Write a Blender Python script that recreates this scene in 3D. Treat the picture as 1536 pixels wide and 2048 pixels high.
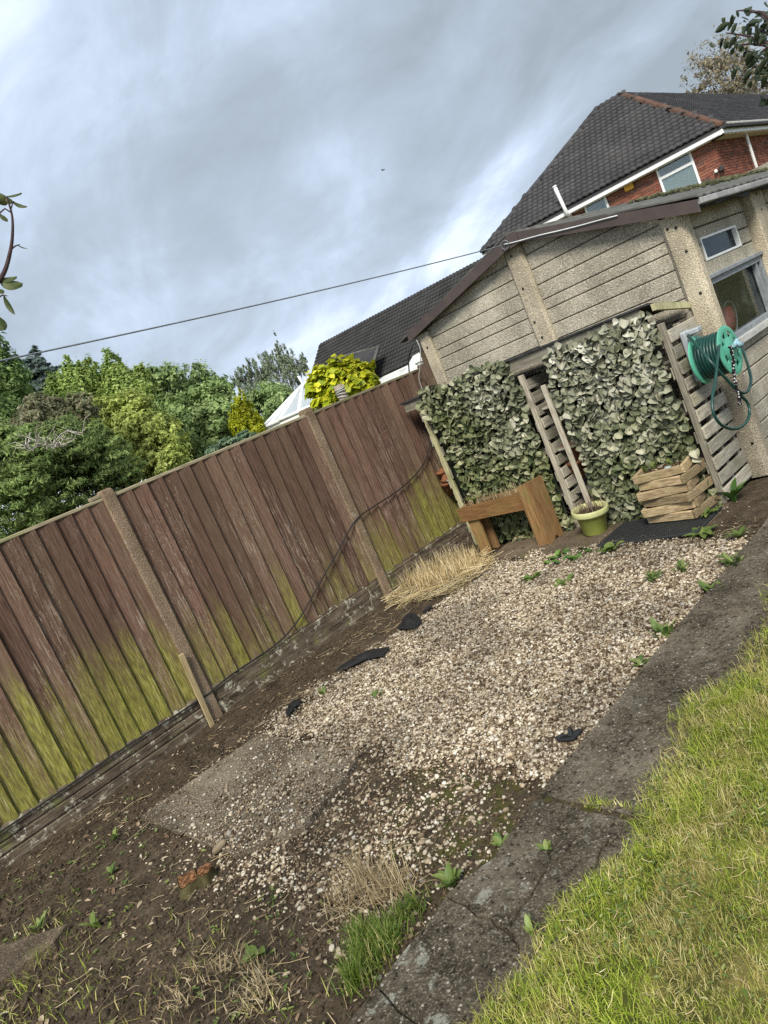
import bpy, math, random
import numpy as np
from mathutils import Vector, Matrix
random.seed(7); rng = np.random.default_rng(7)
for o in list(bpy.data.objects): bpy.data.objects.remove(o)
scene = bpy.context.scene
COL = scene.collection

# ------------------------------------------------------------ camera
CAM = np.array([0.0, 0.0, 1.6]); FPX = 1430.0
_yw, _pt, _rl = [math.radians(a) for a in (-49.9, -8.13, -23.5)]
_f = np.array([math.sin(_yw)*math.cos(_pt), math.cos(_yw)*math.cos(_pt), math.sin(_pt)])
_r = np.array([math.cos(_yw), -math.sin(_yw), 0.0]); _u = np.cross(_r, _f)
CR = math.cos(_rl)*_r + math.sin(_rl)*_u
CU = -math.sin(_rl)*_r + math.cos(_rl)*_u
CF = _f
cam_d = bpy.data.cameras.new('camera'); cam = bpy.data.objects.new('camera', cam_d); COL.objects.link(cam)
cam.matrix_world = Matrix(((CR[0], CU[0], -CF[0], CAM[0]), (CR[1], CU[1], -CF[1], CAM[1]), (CR[2], CU[2], -CF[2], CAM[2]), (0, 0, 0, 1)))
cam_d.sensor_fit = 'HORIZONTAL'; cam_d.sensor_width = 36.0; cam_d.lens = 36.0*FPX/1536.0
cam_d.clip_start = 0.05; cam_d.clip_end = 2000.0
scene.camera = cam

# ------------------------------------------------------------ world, sun, exposure
SUN_EL, SUN_AZ = math.radians(46), math.radians(142)      # azimuth clockwise from +Y
world = bpy.data.worlds.new('World'); scene.world = world; world.use_nodes = True
CLOUD = (45, 7.58, 2.95)
def build_world():
    nt = world.node_tree; nt.nodes.clear(); N = nt.nodes.new; L = nt.links.new
    out = N('ShaderNodeOutputWorld')
    sky = N('ShaderNodeTexSky'); sky.sky_type = 'NISHITA'; sky.sun_disc = False
    sky.sun_elevation = SUN_EL; sky.sun_rotation = SUN_AZ; sky.air_density = 1.2; sky.dust_density = 2.0
    b1 = N('ShaderNodeBackground'); b1.inputs[1].default_value = 0.08; L(sky.outputs[0], b1.inputs[0])
    tc = N('ShaderNodeTexCoord'); sp = N('ShaderNodeSeparateXYZ'); L(tc.outputs['Generated'], sp.inputs[0])
    def m(op, a, b=None, clamp=False):
        n = N('ShaderNodeMath'); n.operation = op; n.use_clamp = clamp
        for i, v in enumerate((a, b)):
            if v is None: continue
            if isinstance(v, (int, float)): n.inputs[i].default_value = v
            else: L(v, n.inputs[i])
        return n.outputs[0]
    zz = m('ADD', m('MAXIMUM', sp.outputs[2], 0.0), 0.55)
    cb = N('ShaderNodeCombineXYZ'); L(m('DIVIDE', sp.outputs[0], zz), cb.inputs[0]); L(m('DIVIDE', sp.outputs[1], zz), cb.inputs[1])
    mp = N('ShaderNodeMapping'); mp.inputs['Rotation'].default_value = (0, 0, math.radians(CLOUD[0])); mp.inputs['Scale'].default_value = (1.15, 1.6, 1)
    mp.inputs['Location'].default_value = (CLOUD[1], CLOUD[2], 0)
    L(cb.outputs[0], mp.inputs[0])
    def noise(scale, det, rough, dist, off):
        a = N('ShaderNodeVectorMath'); a.operation = 'ADD'; a.inputs[1].default_value = (off, off*0.7, off*1.3); L(mp.outputs[0], a.inputs[0])
        n = N('ShaderNodeTexNoise'); n.inputs['Scale'].default_value = scale; n.inputs['Detail'].default_value = det
        n.inputs['Roughness'].default_value = rough; n.inputs['Distortion'].default_value = dist; L(a.outputs[0], n.inputs[0]); return n.outputs[0]
    n1 = noise(1.25, 8, 0.53, 0.45, 0.0); n2 = noise(3.6, 9, 0.60, 0.5, 4.7); n3 = noise(0.55, 3, 0.5, 0.2, 9.1)
    v = m('ADD', m('MULTIPLY', n1, 0.62), m('ADD', m('MULTIPLY', n2, 0.24), m('MULTIPLY', n3, 0.32)))
    # cloud decks are paler and thinner towards the horizon
    hz = m('MULTIPLY', m('POWER', m('SUBTRACT', 1.0, m('MAXIMUM', sp.outputs[2], 0.0)), 5.0), 0.105)
    v = m('ADD', v, hz)
    rp = N('ShaderNodeValToRGB'); L(v, rp.inputs[0]); e = rp.color_ramp.elements
    e[0].position = 0.47; e[0].color = (0.28, 0.33, 0.38, 1)
    e[1].position = 0.57; e[1].color = (0.38, 0.45, 0.54, 1)
    for p, c in ((0.63, (0.49, 0.575, 0.71, 1)), (0.68, (0.66, 0.75, 0.86, 1)), (0.78, (0.88, 0.96, 1.02, 1))):
        x = e.new(p); x.color = c
    b2 = N('ShaderNodeBackground'); b2.inputs[1].default_value = 0.60; L(rp.outputs[0], b2.inputs[0])
    gap = N('ShaderNodeMapRange'); L(v, gap.inputs[0]); gap.inputs[1].default_value = 0.68; gap.inputs[2].default_value = 0.84
    gap.inputs[3].default_value = 0.97; gap.inputs[4].default_value = 0.62
    mx = N('ShaderNodeMixShader'); L(gap.outputs[0], mx.inputs[0]); L(b1.outputs[0], mx.inputs[1]); L(b2.outputs[0], mx.inputs[2])
    L(mx.outputs[0], out.inputs[0])
build_world()
sd = bpy.data.lights.new('sun', 'SUN'); sd.energy = 2.2; sd.angle = math.radians(18); sd.color = (1.0, 0.945, 0.82)
sun = bpy.data.objects.new('sun', sd); COL.objects.link(sun)
_sv = Vector((math.sin(SUN_AZ)*math.cos(SUN_EL), math.cos(SUN_AZ)*math.cos(SUN_EL), math.sin(SUN_EL)))
sun.rotation_euler = _sv.to_track_quat('Z', 'Y').to_euler()
vs = scene.view_settings; vs.view_transform = 'Standard'; vs.look = 'None'; vs.gamma = 1.0; vs.use_curve_mapping = False
vs.exposure = 1.22
try:
    scene.cycles.use_adaptive_sampling = False; scene.cycles.max_bounces = 8; scene.cycles.diffuse_bounces = 2; scene.cycles.use_denoising = False
    scene.cycles.transparent_max_bounces = 12
except Exception: pass

# ------------------------------------------------------------ photograph measurements -> places
def ray(x, y): return (x-768)/FPX*CR - (y-1024)/FPX*CU + CF
def gnd(x, y, z=0.0): d = ray(x, y); return CAM + d*(z-CAM[2])/d[2]
def onX(x, y, X): d = ray(x, y); return CAM + d*X/d[0]
def onY(x, y, Y): d = ray(x, y); return CAM + d*Y/d[1]
def far(x, y, D): d = ray(x, y); return CAM + d*D/math.hypot(d[0], d[1])

# ------------------------------------------------------------ mesh helpers
class MB:
    def __init__(s): s.v = []; s.f = []; s.sm = []
    def add(s, V, F, smooth=False):
        b = len(s.v); s.v.extend([tuple(map(float, p)) for p in V]); s.f.extend([tuple(i+b for i in f) for f in F]); s.sm.extend([smooth]*len(F)); return s
    def mesh(s, name):
        me = bpy.data.meshes.new(name); me.from_pydata(s.v, [], s.f); me.polygons.foreach_set('use_smooth', s.sm); me.update(); return me
    def box(s, lo, hi, ch=0.0, M=None, jit=0.0):
        lo = np.array(lo, float); hi = np.array(hi, float); c = (lo+hi)/2; h = (hi-lo)/2
        if ch <= 0:
            V = [c+h*np.array(k) for k in ((-1,-1,-1),(1,-1,-1),(1,1,-1),(-1,1,-1),(-1,-1,1),(1,-1,1),(1,1,1),(-1,1,1))]
            F = [(0,3,2,1),(4,5,6,7),(0,1,5,4),(1,2,6,5),(2,3,7,6),(3,0,4,7)]
        else:
            ch = min(ch, h.min()*0.9); V = []; ix = {}
            for sx in (-1,1):
                for sy in (-1,1):
                    for sz in (-1,1):
                        j = np.array([random.uniform(-jit, jit) for _ in range(3)]) if jit else 0
                        for a in range(3):
                            q = h.copy()
                            for b in range(3):
                                if b != a: q[b] -= ch
                            ix[(sx,sy,sz,a)] = len(V); V.append(c+q*np.array((sx,sy,sz))+j)
            F = []
            def g(k, a): return ix[(k[0],k[1],k[2],a)]
            for a in range(3):
                b, d = (a+1)%3, (a+2)%3
                for sg in (-1,1):
                    ks = []
                    for (p, q) in ((-1,-1),(1,-1),(1,1),(-1,1)):
                        k = [0,0,0]; k[a]=sg; k[b]=p; k[d]=q; ks.append(g(k,a))
                    F.append(tuple(ks) if sg > 0 else tuple(reversed(ks)))
                for p in (-1,1):
                    for q in (-1,1):
                        k0=[0,0,0]; k1=[0,0,0]; k0[a]=-1; k1[a]=1
                        for k in (k0,k1): k[b]=p; k[d]=q
                        fc = (g(k0,b), g(k1,b), g(k1,d), g(k0,d))
                        F.append(fc if p*q < 0 else tuple(reversed(fc)))
            for sx in (-1,1):
                for sy in (-1,1):
                    for sz in (-1,1):
                        t = (g((sx,sy,sz),0), g((sx,sy,sz),1), g((sx,sy,sz),2)); F.append(t if sx*sy*sz > 0 else t[::-1])
        if M is not None: V = [np.array(M @ Vector(p)) for p in V]
        return s.add(V, F)
    def tube(s, P, R, seg=8, cap=True, smooth=True):
        P = [np.array(p, float) for p in P]
        if isinstance(R, (int, float)): R = [R]*len(P)
        t0 = P[1]-P[0]; t0 = t0/np.linalg.norm(t0); a = np.array((0,0,1.0)) if abs(t0[2]) < .9 else np.array((1.0,0,0))
        n = np.cross(t0, a); n /= np.linalg.norm(n); V = []; F = []
        for i, p in enumerate(P):
            t = P[min(i+1, len(P)-1)]-P[max(i-1, 0)]; t = t/max(np.linalg.norm(t), 1e-9)
            n = n - t*np.dot(n, t); n /= max(np.linalg.norm(n), 1e-9); b = np.cross(t, n)
            for k in range(seg):
                an = 2*math.pi*k/seg; V.append(p + R[i]*(math.cos(an)*n + math.sin(an)*b))
        for i in range(len(P)-1):
            for k in range(seg):
                k2 = (k+1)%seg; F.append((i*seg+k, i*seg+k2, (i+1)*seg+k2, (i+1)*seg+k))
        s.add(V, F, smooth)
        if cap:
            bse = len(s.v)-len(V); s.f.append(tuple(bse+k for k in reversed(range(seg)))); s.f.append(tuple(bse+(len(P)-1)*seg+k for k in range(seg))); s.sm += [False, False]
        return s
    def lathe(s, prof, c=(0,0,0), seg=24, M=None, smooth=True):
        V = []; F = []
        for (r, z) in prof:
            for k in range(seg):
                a = 2*math.pi*k/seg; V.append(np.array((r*math.cos(a), r*math.sin(a), z)))
        for i in range(len(prof)-1):
            for k in range(seg):
                k2 = (k+1)%seg; F.append((i*seg+k, i*seg+k2, (i+1)*seg+k2, (i+1)*seg+k))
        if M is not None: V = [np.array(M @ Vector(p)) for p in V]
        return s.add([v+np.array(c) for v in V], F, smooth)
    def prism(s, poly, off):
        n = len(poly); off = np.array(off, float); V = [np.array(p, float) for p in poly]; V += [p+off for p in V]
        F = [tuple(reversed(range(n))), tuple(range(n, 2*n))] + [(i, (i+1)%n, n+(i+1)%n, n+i) for i in range(n)]
        return s.add(V, F)
def np_mesh(name, V, F, smooth=False):
    me = bpy.data.meshes.new(name); V = np.asarray(V, np.float32); F = np.asarray(F, np.int32); k = F.shape[1]
    me.vertices.add(len(V)); me.vertices.foreach_set('co', V.ravel())
    me.loops.add(F.size); me.loops.foreach_set('vertex_index', F.ravel())
    me.polygons.add(len(F)); me.polygons.foreach_set('loop_start', np.arange(0, F.size, k, dtype=np.int32))
    me.polygons.foreach_set('loop_total', np.full(len(F), k, np.int32))
    me.polygons.foreach_set('use_smooth', np.full(len(F), smooth)); me.update(calc_edges=True); me.validate(); return me
def put(name, me, mat, parent=None, kind=None):
    if isinstance(me, MB): me = me.mesh(name)
    o = bpy.data.objects.new(name, me); COL.objects.link(o)
    if mat is not None and len(me.materials) == 0: me.materials.append(mat)
    if parent is not None: hang(o, parent)
    if kind: o['kind'] = kind
    return o
WINV = {}
def hang(o, parent):
    o.parent = parent; o.matrix_parent_inverse = WINV.get(parent.name, Matrix.Identity(4))
def tag(o, label, cat, group=None):
    o['label'] = label; o['category'] = cat
    if group: o['group'] = group
    return o
def thing(name, label, cat, loc=(0,0,0), group=None, kind=None):
    o = bpy.data.objects.new(name, None); COL.objects.link(o); o.location = tuple(map(float, loc)); o.empty_display_size = 0.1
    WINV[o.name] = Matrix.Translation(-Vector(tuple(map(float, loc))))
    if label: tag(o, label, cat, group)
    if kind: o['kind'] = kind
    return o
def inst(name, me, M, parent=None):
    o = bpy.data.objects.new(name, me); COL.objects.link(o); o.matrix_world = M
    if parent is not None:
        o.parent = parent; o.matrix_parent_inverse = WINV.get(parent.name, Matrix.Identity(4))
    return o
def frame_m(x, y, z, o):
    return Matrix(((x[0], y[0], z[0], o[0]), (x[1], y[1], z[1], o[1]), (x[2], y[2], z[2], o[2]), (0, 0, 0, 1)))

# ------------------------------------------------------------ material helpers
class NT:
    def __init__(s, name):
        s.m = bpy.data.materials.new(name); s.m.use_nodes = True; s.t = s.m.node_tree; s.t.nodes.clear()
        s.out = s.n('ShaderNodeOutputMaterial'); s.b = s.n('ShaderNodeBsdfPrincipled'); s.l(s.b.outputs[0], s.out.inputs[0])
        s.b.inputs['Specular IOR Level'].default_value = 0.12
    def n(s, k): return s.t.nodes.new(k)
    def l(s, a, b): s.t.links.new(a, b)
    def set(s, sock, v):
        if isinstance(v, bpy.types.NodeSocket): s.l(v, sock)
        elif isinstance(v, (tuple, list)) and len(v) == 3 and sock.type == 'RGBA': sock.default_value = (*v, 1)
        else: sock.default_value = v
    def pos(s, kind='Object'):
        return s.n('ShaderNodeTexCoord').outputs[kind]
    def wpos(s): return s.n('ShaderNodeNewGeometry').outputs['Position']
    def isl(s): return s.n('ShaderNodeNewGeometry').outputs['Random Per Island']
    def rnd(s): return s.n('ShaderNodeObjectInfo').outputs['Random']
    def map(s, v, sc=(1,1,1), loc=(0,0,0), rot=(0,0,0)):
        n = s.n('ShaderNodeMapping'); s.l(v, n.inputs[0]); n.inputs['Scale'].default_value = sc; n.inputs['Rotation'].default_value = rot
        s.set(n.inputs['Location'], loc); return n.outputs[0]
    def noise(s, v, scale=5, det=4, rough=.55, dist=0.0, col=False):
        n = s.n('ShaderNodeTexNoise'); s.l(v, n.inputs[0]); n.inputs['Scale'].default_value = scale; n.inputs['Detail'].default_value = det
        n.inputs['Roughness'].default_value = rough; n.inputs['Distortion'].default_value = dist; return n.outputs[1 if col else 0]
    def vor(s, v, scale=50, out='Distance', rand=1.0):
        n = s.n('ShaderNodeTexVoronoi'); s.l(v, n.inputs[0]); n.inputs['Scale'].default_value = scale; n.inputs['Randomness'].default_value = rand; return n.outputs[out]
    def ramp(s, v, stops):
        n = s.n('ShaderNodeValToRGB'); s.l(v, n.inputs[0]); e = n.color_ramp.elements
        while len(e) < len(stops): e.new(0.5)
        for i, (p, c) in enumerate(stops):
            e[i].position = p; e[i].color = (*c, 1) if isinstance(c, (tuple, list)) else (c, c, c, 1)
        return n.outputs[0]
    def step(s, v, a, b, lo=0.0, hi=1.0):
        n = s.n('ShaderNodeMapRange'); s.l(v, n.inputs[0]); n.inputs[1].default_value = a; n.inputs[2].default_value = b; n.inputs[3].default_value = lo; n.inputs[4].default_value = hi
        n.interpolation_type = 'SMOOTHSTEP'; return n.outputs[0]
    def math(s, op, a, b=0.0):
        n = s.n('ShaderNodeMath'); n.operation = op; s.set(n.inputs[0], a); s.set(n.inputs[1], b); return n.outputs[0]
    def mix(s, f, a, b, mode='MIX'):
        n = s.n('ShaderNodeMix'); n.data_type = 'RGBA'; n.blend_type = mode; s.set(n.inputs[0], f)
        s.set(n.inputs[6], a); s.set(n.inputs[7], b); return n.outputs[2]
    def sep(s, v, i):
        n = s.n('ShaderNodeSeparateXYZ'); s.l(v, n.inputs[0]); return n.outputs[i]
    def hsv(s, c, h=.5, sa=1.0, va=1.0):
        n = s.n('ShaderNodeHueSaturation'); s.set(n.inputs['Color'], c); s.set(n.inputs['Hue'], h); s.set(n.inputs['Saturation'], sa); s.set(n.inputs['Value'], va); return n.outputs[0]
    def bump(s, h, st=.3, d=.01):
        n = s.n('ShaderNodeBump'); s.l(h, n.inputs['Height']); n.inputs['Strength'].default_value = st; n.inputs['Distance'].default_value = d
        s.l(n.outputs[0], s.b.inputs['Normal'])
    def done(s, col, rough=.8, spec=None, trans=None):
        s.set(s.b.inputs['Base Color'], col); s.set(s.b.inputs['Roughness'], rough)
        if spec is not None: s.b.inputs['Specular IOR Level'].default_value = spec
        return s.m
# ------------------------------------------------------------ materials
M = {}
def mat_fence():
    t = NT('stained_fence_wood'); p = t.wpos(); r = t.rnd()
    sp = t.map(p, (14, 14, 1.1)); grain = t.noise(t.map(p, (60, 60, 1.6)), 3, 6, .66, 1.2)
    base = t.ramp(grain, [(.33, (.042, .021, .015)), (.5, (.122, .070, .052)), (.67, (.225, .148, .114))])
    base = t.mix(t.math('MULTIPLY', r, .45), base, (.16, .115, .075)); r3 = t.math('FRACT', t.math('MULTIPLY', r, 17.3)); base = t.hsv(base, .5, 1.0, t.step(r3, 0, 1, .74, 1.12))
    z = t.sep(p, 2); n1 = t.noise(t.map(p, (1.4, 1.4, .5)), 2.2, 3)
    pale = t.noise(t.map(p, (26, 26, 1.7)), 3.2, 6, .65)
    pm = t.math('MULTIPLY', t.step(pale, .53, .62), t.step(n1, .38, .6))
    pm = t.math('MULTIPLY', pm, t.step(z, 1.75, .7, .25, 1.0))
    base = t.mix(t.math('MULTIPLY', pm, .58), base, (.37, .30, .235))
    fl = t.noise(t.map(p, (90, 90, 9)), 3, 3, .6); base = t.mix(t.math('MULTIPLY', t.math('MULTIPLY', t.step(fl, .63, .69), t.step(n1, .44, .62)), .75), base, (.56, .50, .42))
    # algae grows on the damp foot of the boards, in tongues that follow single boards
    tong = t.noise(t.map(p, (2.0, 5.5, .25)), 2.0, 4, .6); low = t.step(z, 1.3, .2)
    yy = t.sep(p, 1); near = t.math('ADD', t.step(yy, 2.6, 1.1, -.04, .46), t.step(yy, 3.9, 4.9, 0, .42)); rb = t.math('FRACT', t.math('MULTIPLY', r, 7.9)); bd_ = t.math('MULTIPLY', t.math('SUBTRACT', rb, .52), .5)
    al = t.math('MULTIPLY', t.math('ADD', t.math('ADD', low, t.math('ADD', near, bd_)), t.math('MULTIPLY', t.math('SUBTRACT', tong, .55), 1.6)), t.step(z, 1.45, .75))
    edge = t.noise(t.map(p, (30, 30, 3)), 3, 5, .7)
    al = t.step(t.math('ADD', al, t.math('MULTIPLY', t.math('SUBTRACT', edge, .5), 1.5)), .46, 1.5)
    gc = t.ramp(t.noise(t.map(p, (40, 40, 4)), 3, 4), [(.36, (.11, .11, .025)), (.48, (.20, .205, .035)), (.58, (.30, .305, .05)), (.7, (.42, .40, .17))])
    base = t.mix(t.math('MULTIPLY', al, .72), base, gc)
    t.bump(grain, .8, .006); return t.done(base, .85, .1)
def mat_greywood(name, c0, c1, c2, green=0.0):
    t = NT(name); p = t.pos(); r = t.rnd(); q = t.map(p, (1, 1, 1))
    v = t.n('ShaderNodeVectorMath'); v.operation = 'ADD'; t.l(q, v.inputs[0]); cb = t.n('ShaderNodeCombineXYZ'); t.l(t.math('MULTIPLY', r, 7.3), cb.inputs[0]); t.l(t.math('MULTIPLY', r, 3.1), cb.inputs[2]); t.l(cb.outputs[0], v.inputs[1])
    return t, v.outputs[0], r
def wood(name, axis, c0, c1, c2, green=0.0, var=.35, rough=.8):
    t, v, r = mat_greywood(name, c0, c1, c2)
    sc = [34, 34, 34]; sc[axis] = 2.2
    g = t.noise(t.map(v, tuple(sc)), 3, 6, .62, .5)
    b = t.ramp(g, [(.28, c0), (.5, c1), (.74, c2)])
    b = t.hsv(b, .5, 1.0, t.step(r, 0, 1, 1-var, 1+var))
    bl = t.noise(v, 6, 4); b = t.mix(t.step(bl, .55, .75, 0, .45), b, tuple(x*.35 for x in c1))
    if green > 0:
        gm = t.step(t.noise(v, 4.5, 5, .65), .5, .68, 0, green); b = t.mix(gm, b, (.17, .20, .06))
    t.bump(g, .45, .004); return t.done(b, rough)
def mat_concrete(name, base, dark, light, peb=70, lichen=0.0, moss=0.0, bump=.5, pebcol=.5, kind='W', rough=.9):
    t = NT(name); p = t.wpos() if kind == 'W' else t.pos()
    n = t.noise(p, 3.2, 6, .6); b = t.ramp(n, [(.3, dark), (.55, base), (.78, light)])
    f = t.noise(p, 160, 3, .6); b = t.mix(t.step(f, .53, .62, 0, .45), b, tuple(min(1, x*1.4) for x in light))
    b = t.mix(t.step(f, .46, .38, 0, .8), b, tuple(x*.45 for x in dark)); w_ = t.noise(t.map(p, (1, 1, .35)), 1.7, 5, .6); b = t.hsv(b, .5, 1.0, t.step(w_, .38, .62, .80, 1.12))
    vc = t.vor(p, peb, 'Color'); vd = t.vor(p, peb, 'Distance')
    pm = t.math('MULTIPLY', t.step(vd, .42, .28), t.step(t.sep(vc, 0), .55, .6)); pc = t.mix(t.sep(vc, 1), tuple(x*.55 for x in base), tuple(min(.9, x*1.9) for x in light))
    b = t.mix(t.math('MULTIPLY', pm, pebcol), b, pc)
    if lichen > 0:
        ln = t.noise(p, 11, 7, .72, .4); b = t.mix(t.step(ln, .58, .66, 0, lichen), b, (.55, .54, .47))
    if moss > 0:
        mn = t.noise(p, 5.2, 6, .7); b = t.mix(t.step(mn, .55, .68, 0, moss), b, (.10, .11, .025))
    h = t.math('ADD', t.math('MULTIPLY', f, .5), t.math('MULTIPLY', t.step(vd, .5, .1), .6)); t.bump(h, bump, .006)
    return t.done(b, rough)
def plain(name, c, rough=.5, spec=.4, var=0.15, scale=14, bump=.1, dirt=.25, metal=0.0):
    t = NT(name); p = t.pos(); n = t.noise(p, scale, 5, .6)
    b = t.mix(t.step(n, .35, .7), tuple(x*(1-var) for x in c), tuple(min(1, x*(1+var)) for x in c))
    d = t.noise(p, scale*.35, 6, .7); b = t.mix(t.step(d, .55, .75, 0, dirt), b, tuple(x*.4+.01 for x in c))
    t.bump(n, bump, .004); t.b.inputs['Metallic'].default_value = metal; return t.done(b, rough, spec)
def leafm(name, stops, rough=.55, trans=.35, spec=.35, by='isl', vein=False):
    t = NT(name); r = t.isl() if by == 'isl' else t.rnd()
    b = t.ramp(r, stops)
    n = t.noise(t.wpos(), 1.6, 3); b = t.hsv(b, .5, 1.0, t.step(n, .3, .7, .72, 1.25))
    if vein:
        b = t.mix(t.step(t.noise(t.pos(), 40, 4, .6), .45, .7, 0, .45), b, t.hsv(b, .5, .7, 1.6))
    t.done(b, rough, spec)
    if trans > 0:
        tr = t.n('ShaderNodeBsdfTranslucent'); t.l(b, tr.inputs[0]); mx = t.n('ShaderNodeMixShader'); mx.inputs[0].default_value = trans
        t.l(t.b.outputs[0], mx.inputs[1]); t.l(tr.outputs[0], mx.inputs[2]); t.l(mx.outputs[0], t.out.inputs[0])
    return t.m
def mat_soil():
    t = NT('dark_soil'); p = t.wpos(); n = t.noise(p, 7, 8, .68); f = t.noise(p, 70, 6, .7)
    b = t.ramp(n, [(.3, (.030, .022, .014)), (.5, (.062, .046, .030)), (.7, (.105, .080, .054))])
    b = t.mix(t.step(f, .54, .66, 0, .6), b, (.17, .13, .09)); b = t.mix(t.step(f, .47, .38, 0, .75), b, (.012, .009, .006)); mx_ = t.noise(p, 9, 6, .7); reg = t.math('MULTIPLY', t.step(t.sep(p, 0), -2.75, -2.35), t.math('MULTIPLY', t.step(t.sep(p, 1), 1.15, 1.4), t.step(t.sep(p, 1), 1.95, 1.75))); b = t.mix(t.math('MULTIPLY', reg, t.step(mx_, .47, .58, 0, .85)), b, (.06, .062, .014))
    t.bump(f, .9, .012); return t.done(b, .95, .15)
def mat_lawnsoil():
    t = NT('turf_soil'); p = t.wpos(); n = t.noise(p, 9, 7, .65)
    b = t.ramp(n, [(.35, (.03, .035, .01)), (.5, (.08, .08, .025)), (.65, (.17, .14, .055))]); t.bump(n, .6, .02); return t.done(b, .95, .1)
def mat_gravelboard():
    t = NT('gravel_board_concrete'); p = t.wpos(); n = t.noise(t.map(p, (1, 1.0, 3.2)), 6, 7, .65)
    b = t.ramp(n, [(.3, (.045, .035, .025)), (.52, (.115, .09, .065)), (.75, (.20, .165, .12))])
    ln = t.noise(p, 14, 7, .75, .5); b = t.mix(t.step(ln, .545, .61, 0, .8), b, (.46, .44, .35))
    g = t.noise(p, 5, 5, .6); b = t.mix(t.step(g, .56, .72, 0, .6), b, (.16, .18, .05))
    st = t.noise(t.map(p, (3, 1.2, 26)), 1.6, 4, .6)
    t.bump(t.math('ADD', t.math('MULTIPLY', st, 1.2), n), .8, .02); return t.done(b, .93)
def mat_slab():
    t = NT('exposed_aggregate_slab'); p = t.wpos(); n = t.noise(p, 2.6, 6, .62)
    b = t.ramp(n, [(.34, (.06, .047, .032)), (.52, (.125, .10, .07)), (.68, (.21, .175, .13))])
    f = t.noise(p, 140, 4, .6); b = t.mix(t.step(f, .53, .63, 0, .6), b, (.33, .285, .22)); b = t.mix(t.step(f, .46, .38, 0, .7), b, (.04, .03, .02))
    vd = t.vor(p, 75, 'Distance'); vc = t.vor(p, 75, 'Color'); pm = t.math('MULTIPLY', t.step(vd, .42, .3), t.step(t.sep(vc, 0), .52, .56))
    b = t.mix(t.math('MULTIPLY', pm, .75), b, t.mix(t.sep(vc, 1), (.22, .18, .14), (.52, .47, .40)))
    x = t.sep(p, 0); mo = t.noise(p, 4.2, 7, .72); mm = t.math('MULTIPLY', t.step(mo, .50, .62), t.step(x, -2.75, -2.35)); b = t.mix(t.math('MULTIPLY', mm, .85), b, (.055, .06, .014))
    t.bump(t.math('ADD', f, t.step(vd, .5, .1)), .6, .008); return t.done(b, .92)
def mat_path():
    t = NT('weathered_path_concrete'); p = t.wpos(); n = t.noise(p, 3.4, 7, .64)
    b = t.ramp(n, [(.36, (.042, .034, .024)), (.5, (.085, .071, .052)), (.66, (.155, .132, .10))])
    f = t.noise(p, 110, 4, .65); f2 = t.noise(p, 45, 6, .7); b = t.mix(t.step(f, .535, .64, 0, .7), b, (.27, .235, .18)); b = t.mix(t.step(f2, .55, .66, 0, .45), b, (.20, .175, .13)); b = t.mix(t.step(f2, .47, .37, 0, .85), b, (.014, .012, .009))
    vd = t.vor(p, 46, 'Distance'); vc = t.vor(p, 46, 'Color'); pm = t.math('MULTIPLY', t.step(vd, .25, .16), t.step(t.sep(vc, 0), .72, .76)); b = t.mix(t.math('MULTIPLY', pm, .7), b, (.46, .42, .36))
    y = t.sep(p, 1); ln = t.noise(p, 8.5, 8, .75, .5); lm = t.math('MULTIPLY', t.step(ln, .55, .62), t.step(y, 1.9, .9, .15, 1.0)); b = t.mix(t.math('MULTIPLY', lm, .55), b, (.38, .39, .33))
    ms = t.noise(p, 6.3, 6, .7); b = t.mix(t.math('MULTIPLY', t.step(ms, .60, .70), t.step(y, 2.2, 1.2, .15, .8)), b, (.05, .055, .014))
    t.bump(t.math('ADD', f2, t.math('MULTIPLY', f, .5)), 1.0, .012); return t.done(b, .95, .06)
def mat_gravel():
    t = NT('gravel_stones'); r = t.isl()
    b = t.ramp(r, [(0, (.045, .03, .018)), (.2, (.115, .08, .05)), (.38, (.22, .165, .108)), (.6, (.36, .29, .205)), (.82, (.50, .43, .325)), (.95, (.62, .57, .48)), (1, (.20, .18, .16))])
    n = t.noise(t.wpos(), 60, 4, .6); b = t.hsv(b, .5, 1, t.step(n, .3, .7, .75, 1.15))
    w = t.noise(t.wpos(), 1.8, 5, .6); b = t.hsv(b, .5, 1.0, t.step(w, .4, .6, .68, 1.08)); return t.done(b, .8, .15)
def mat_roof(name, dark, mid, light):
    t = NT(name); p = t.wpos(); n = t.noise(p, 1.3, 6, .65); b = t.ramp(n, [(.2, dark), (.5, mid), (.85, light)])
    r = t.isl(); r2 = t.rnd(); b = t.hsv(b, .5, 1, t.step(t.math('MULTIPLY', t.math('ADD', r, r2), .5), 0.1, .9, .82, 1.18))
    f = t.noise(p, 18, 5, .7); b = t.mix(t.step(f, .6, .72, 0, .5), b, (.12, .115, .10)); b = t.mix(t.step(t.noise(p, 26, 3, .6), .70, .74, 0, .8), b, (.45, .44, .41))
    t.bump(f, .3, .01); return t.done(b, .75, .3)
def mat_brick():
    t = NT('red_brick'); r = t.isl(); r2 = t.rnd(); v = t.math('FRACT', t.math('ADD', r, t.math('MULTIPLY', r2, 3.7)))
    b = t.ramp(v, [(0, (.14, .055, .040)), (.3, (.23, .082, .055)), (.6, (.29, .115, .078)), (.85, (.20, .085, .06)), (1, (.10, .065, .058))])
    n = t.noise(t.wpos(), 30, 4); b = t.hsv(b, .5, 1, t.step(n, .3, .7, .8, 1.15)); t.bump(n, .3, .005); return t.done(b, .9)
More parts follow.
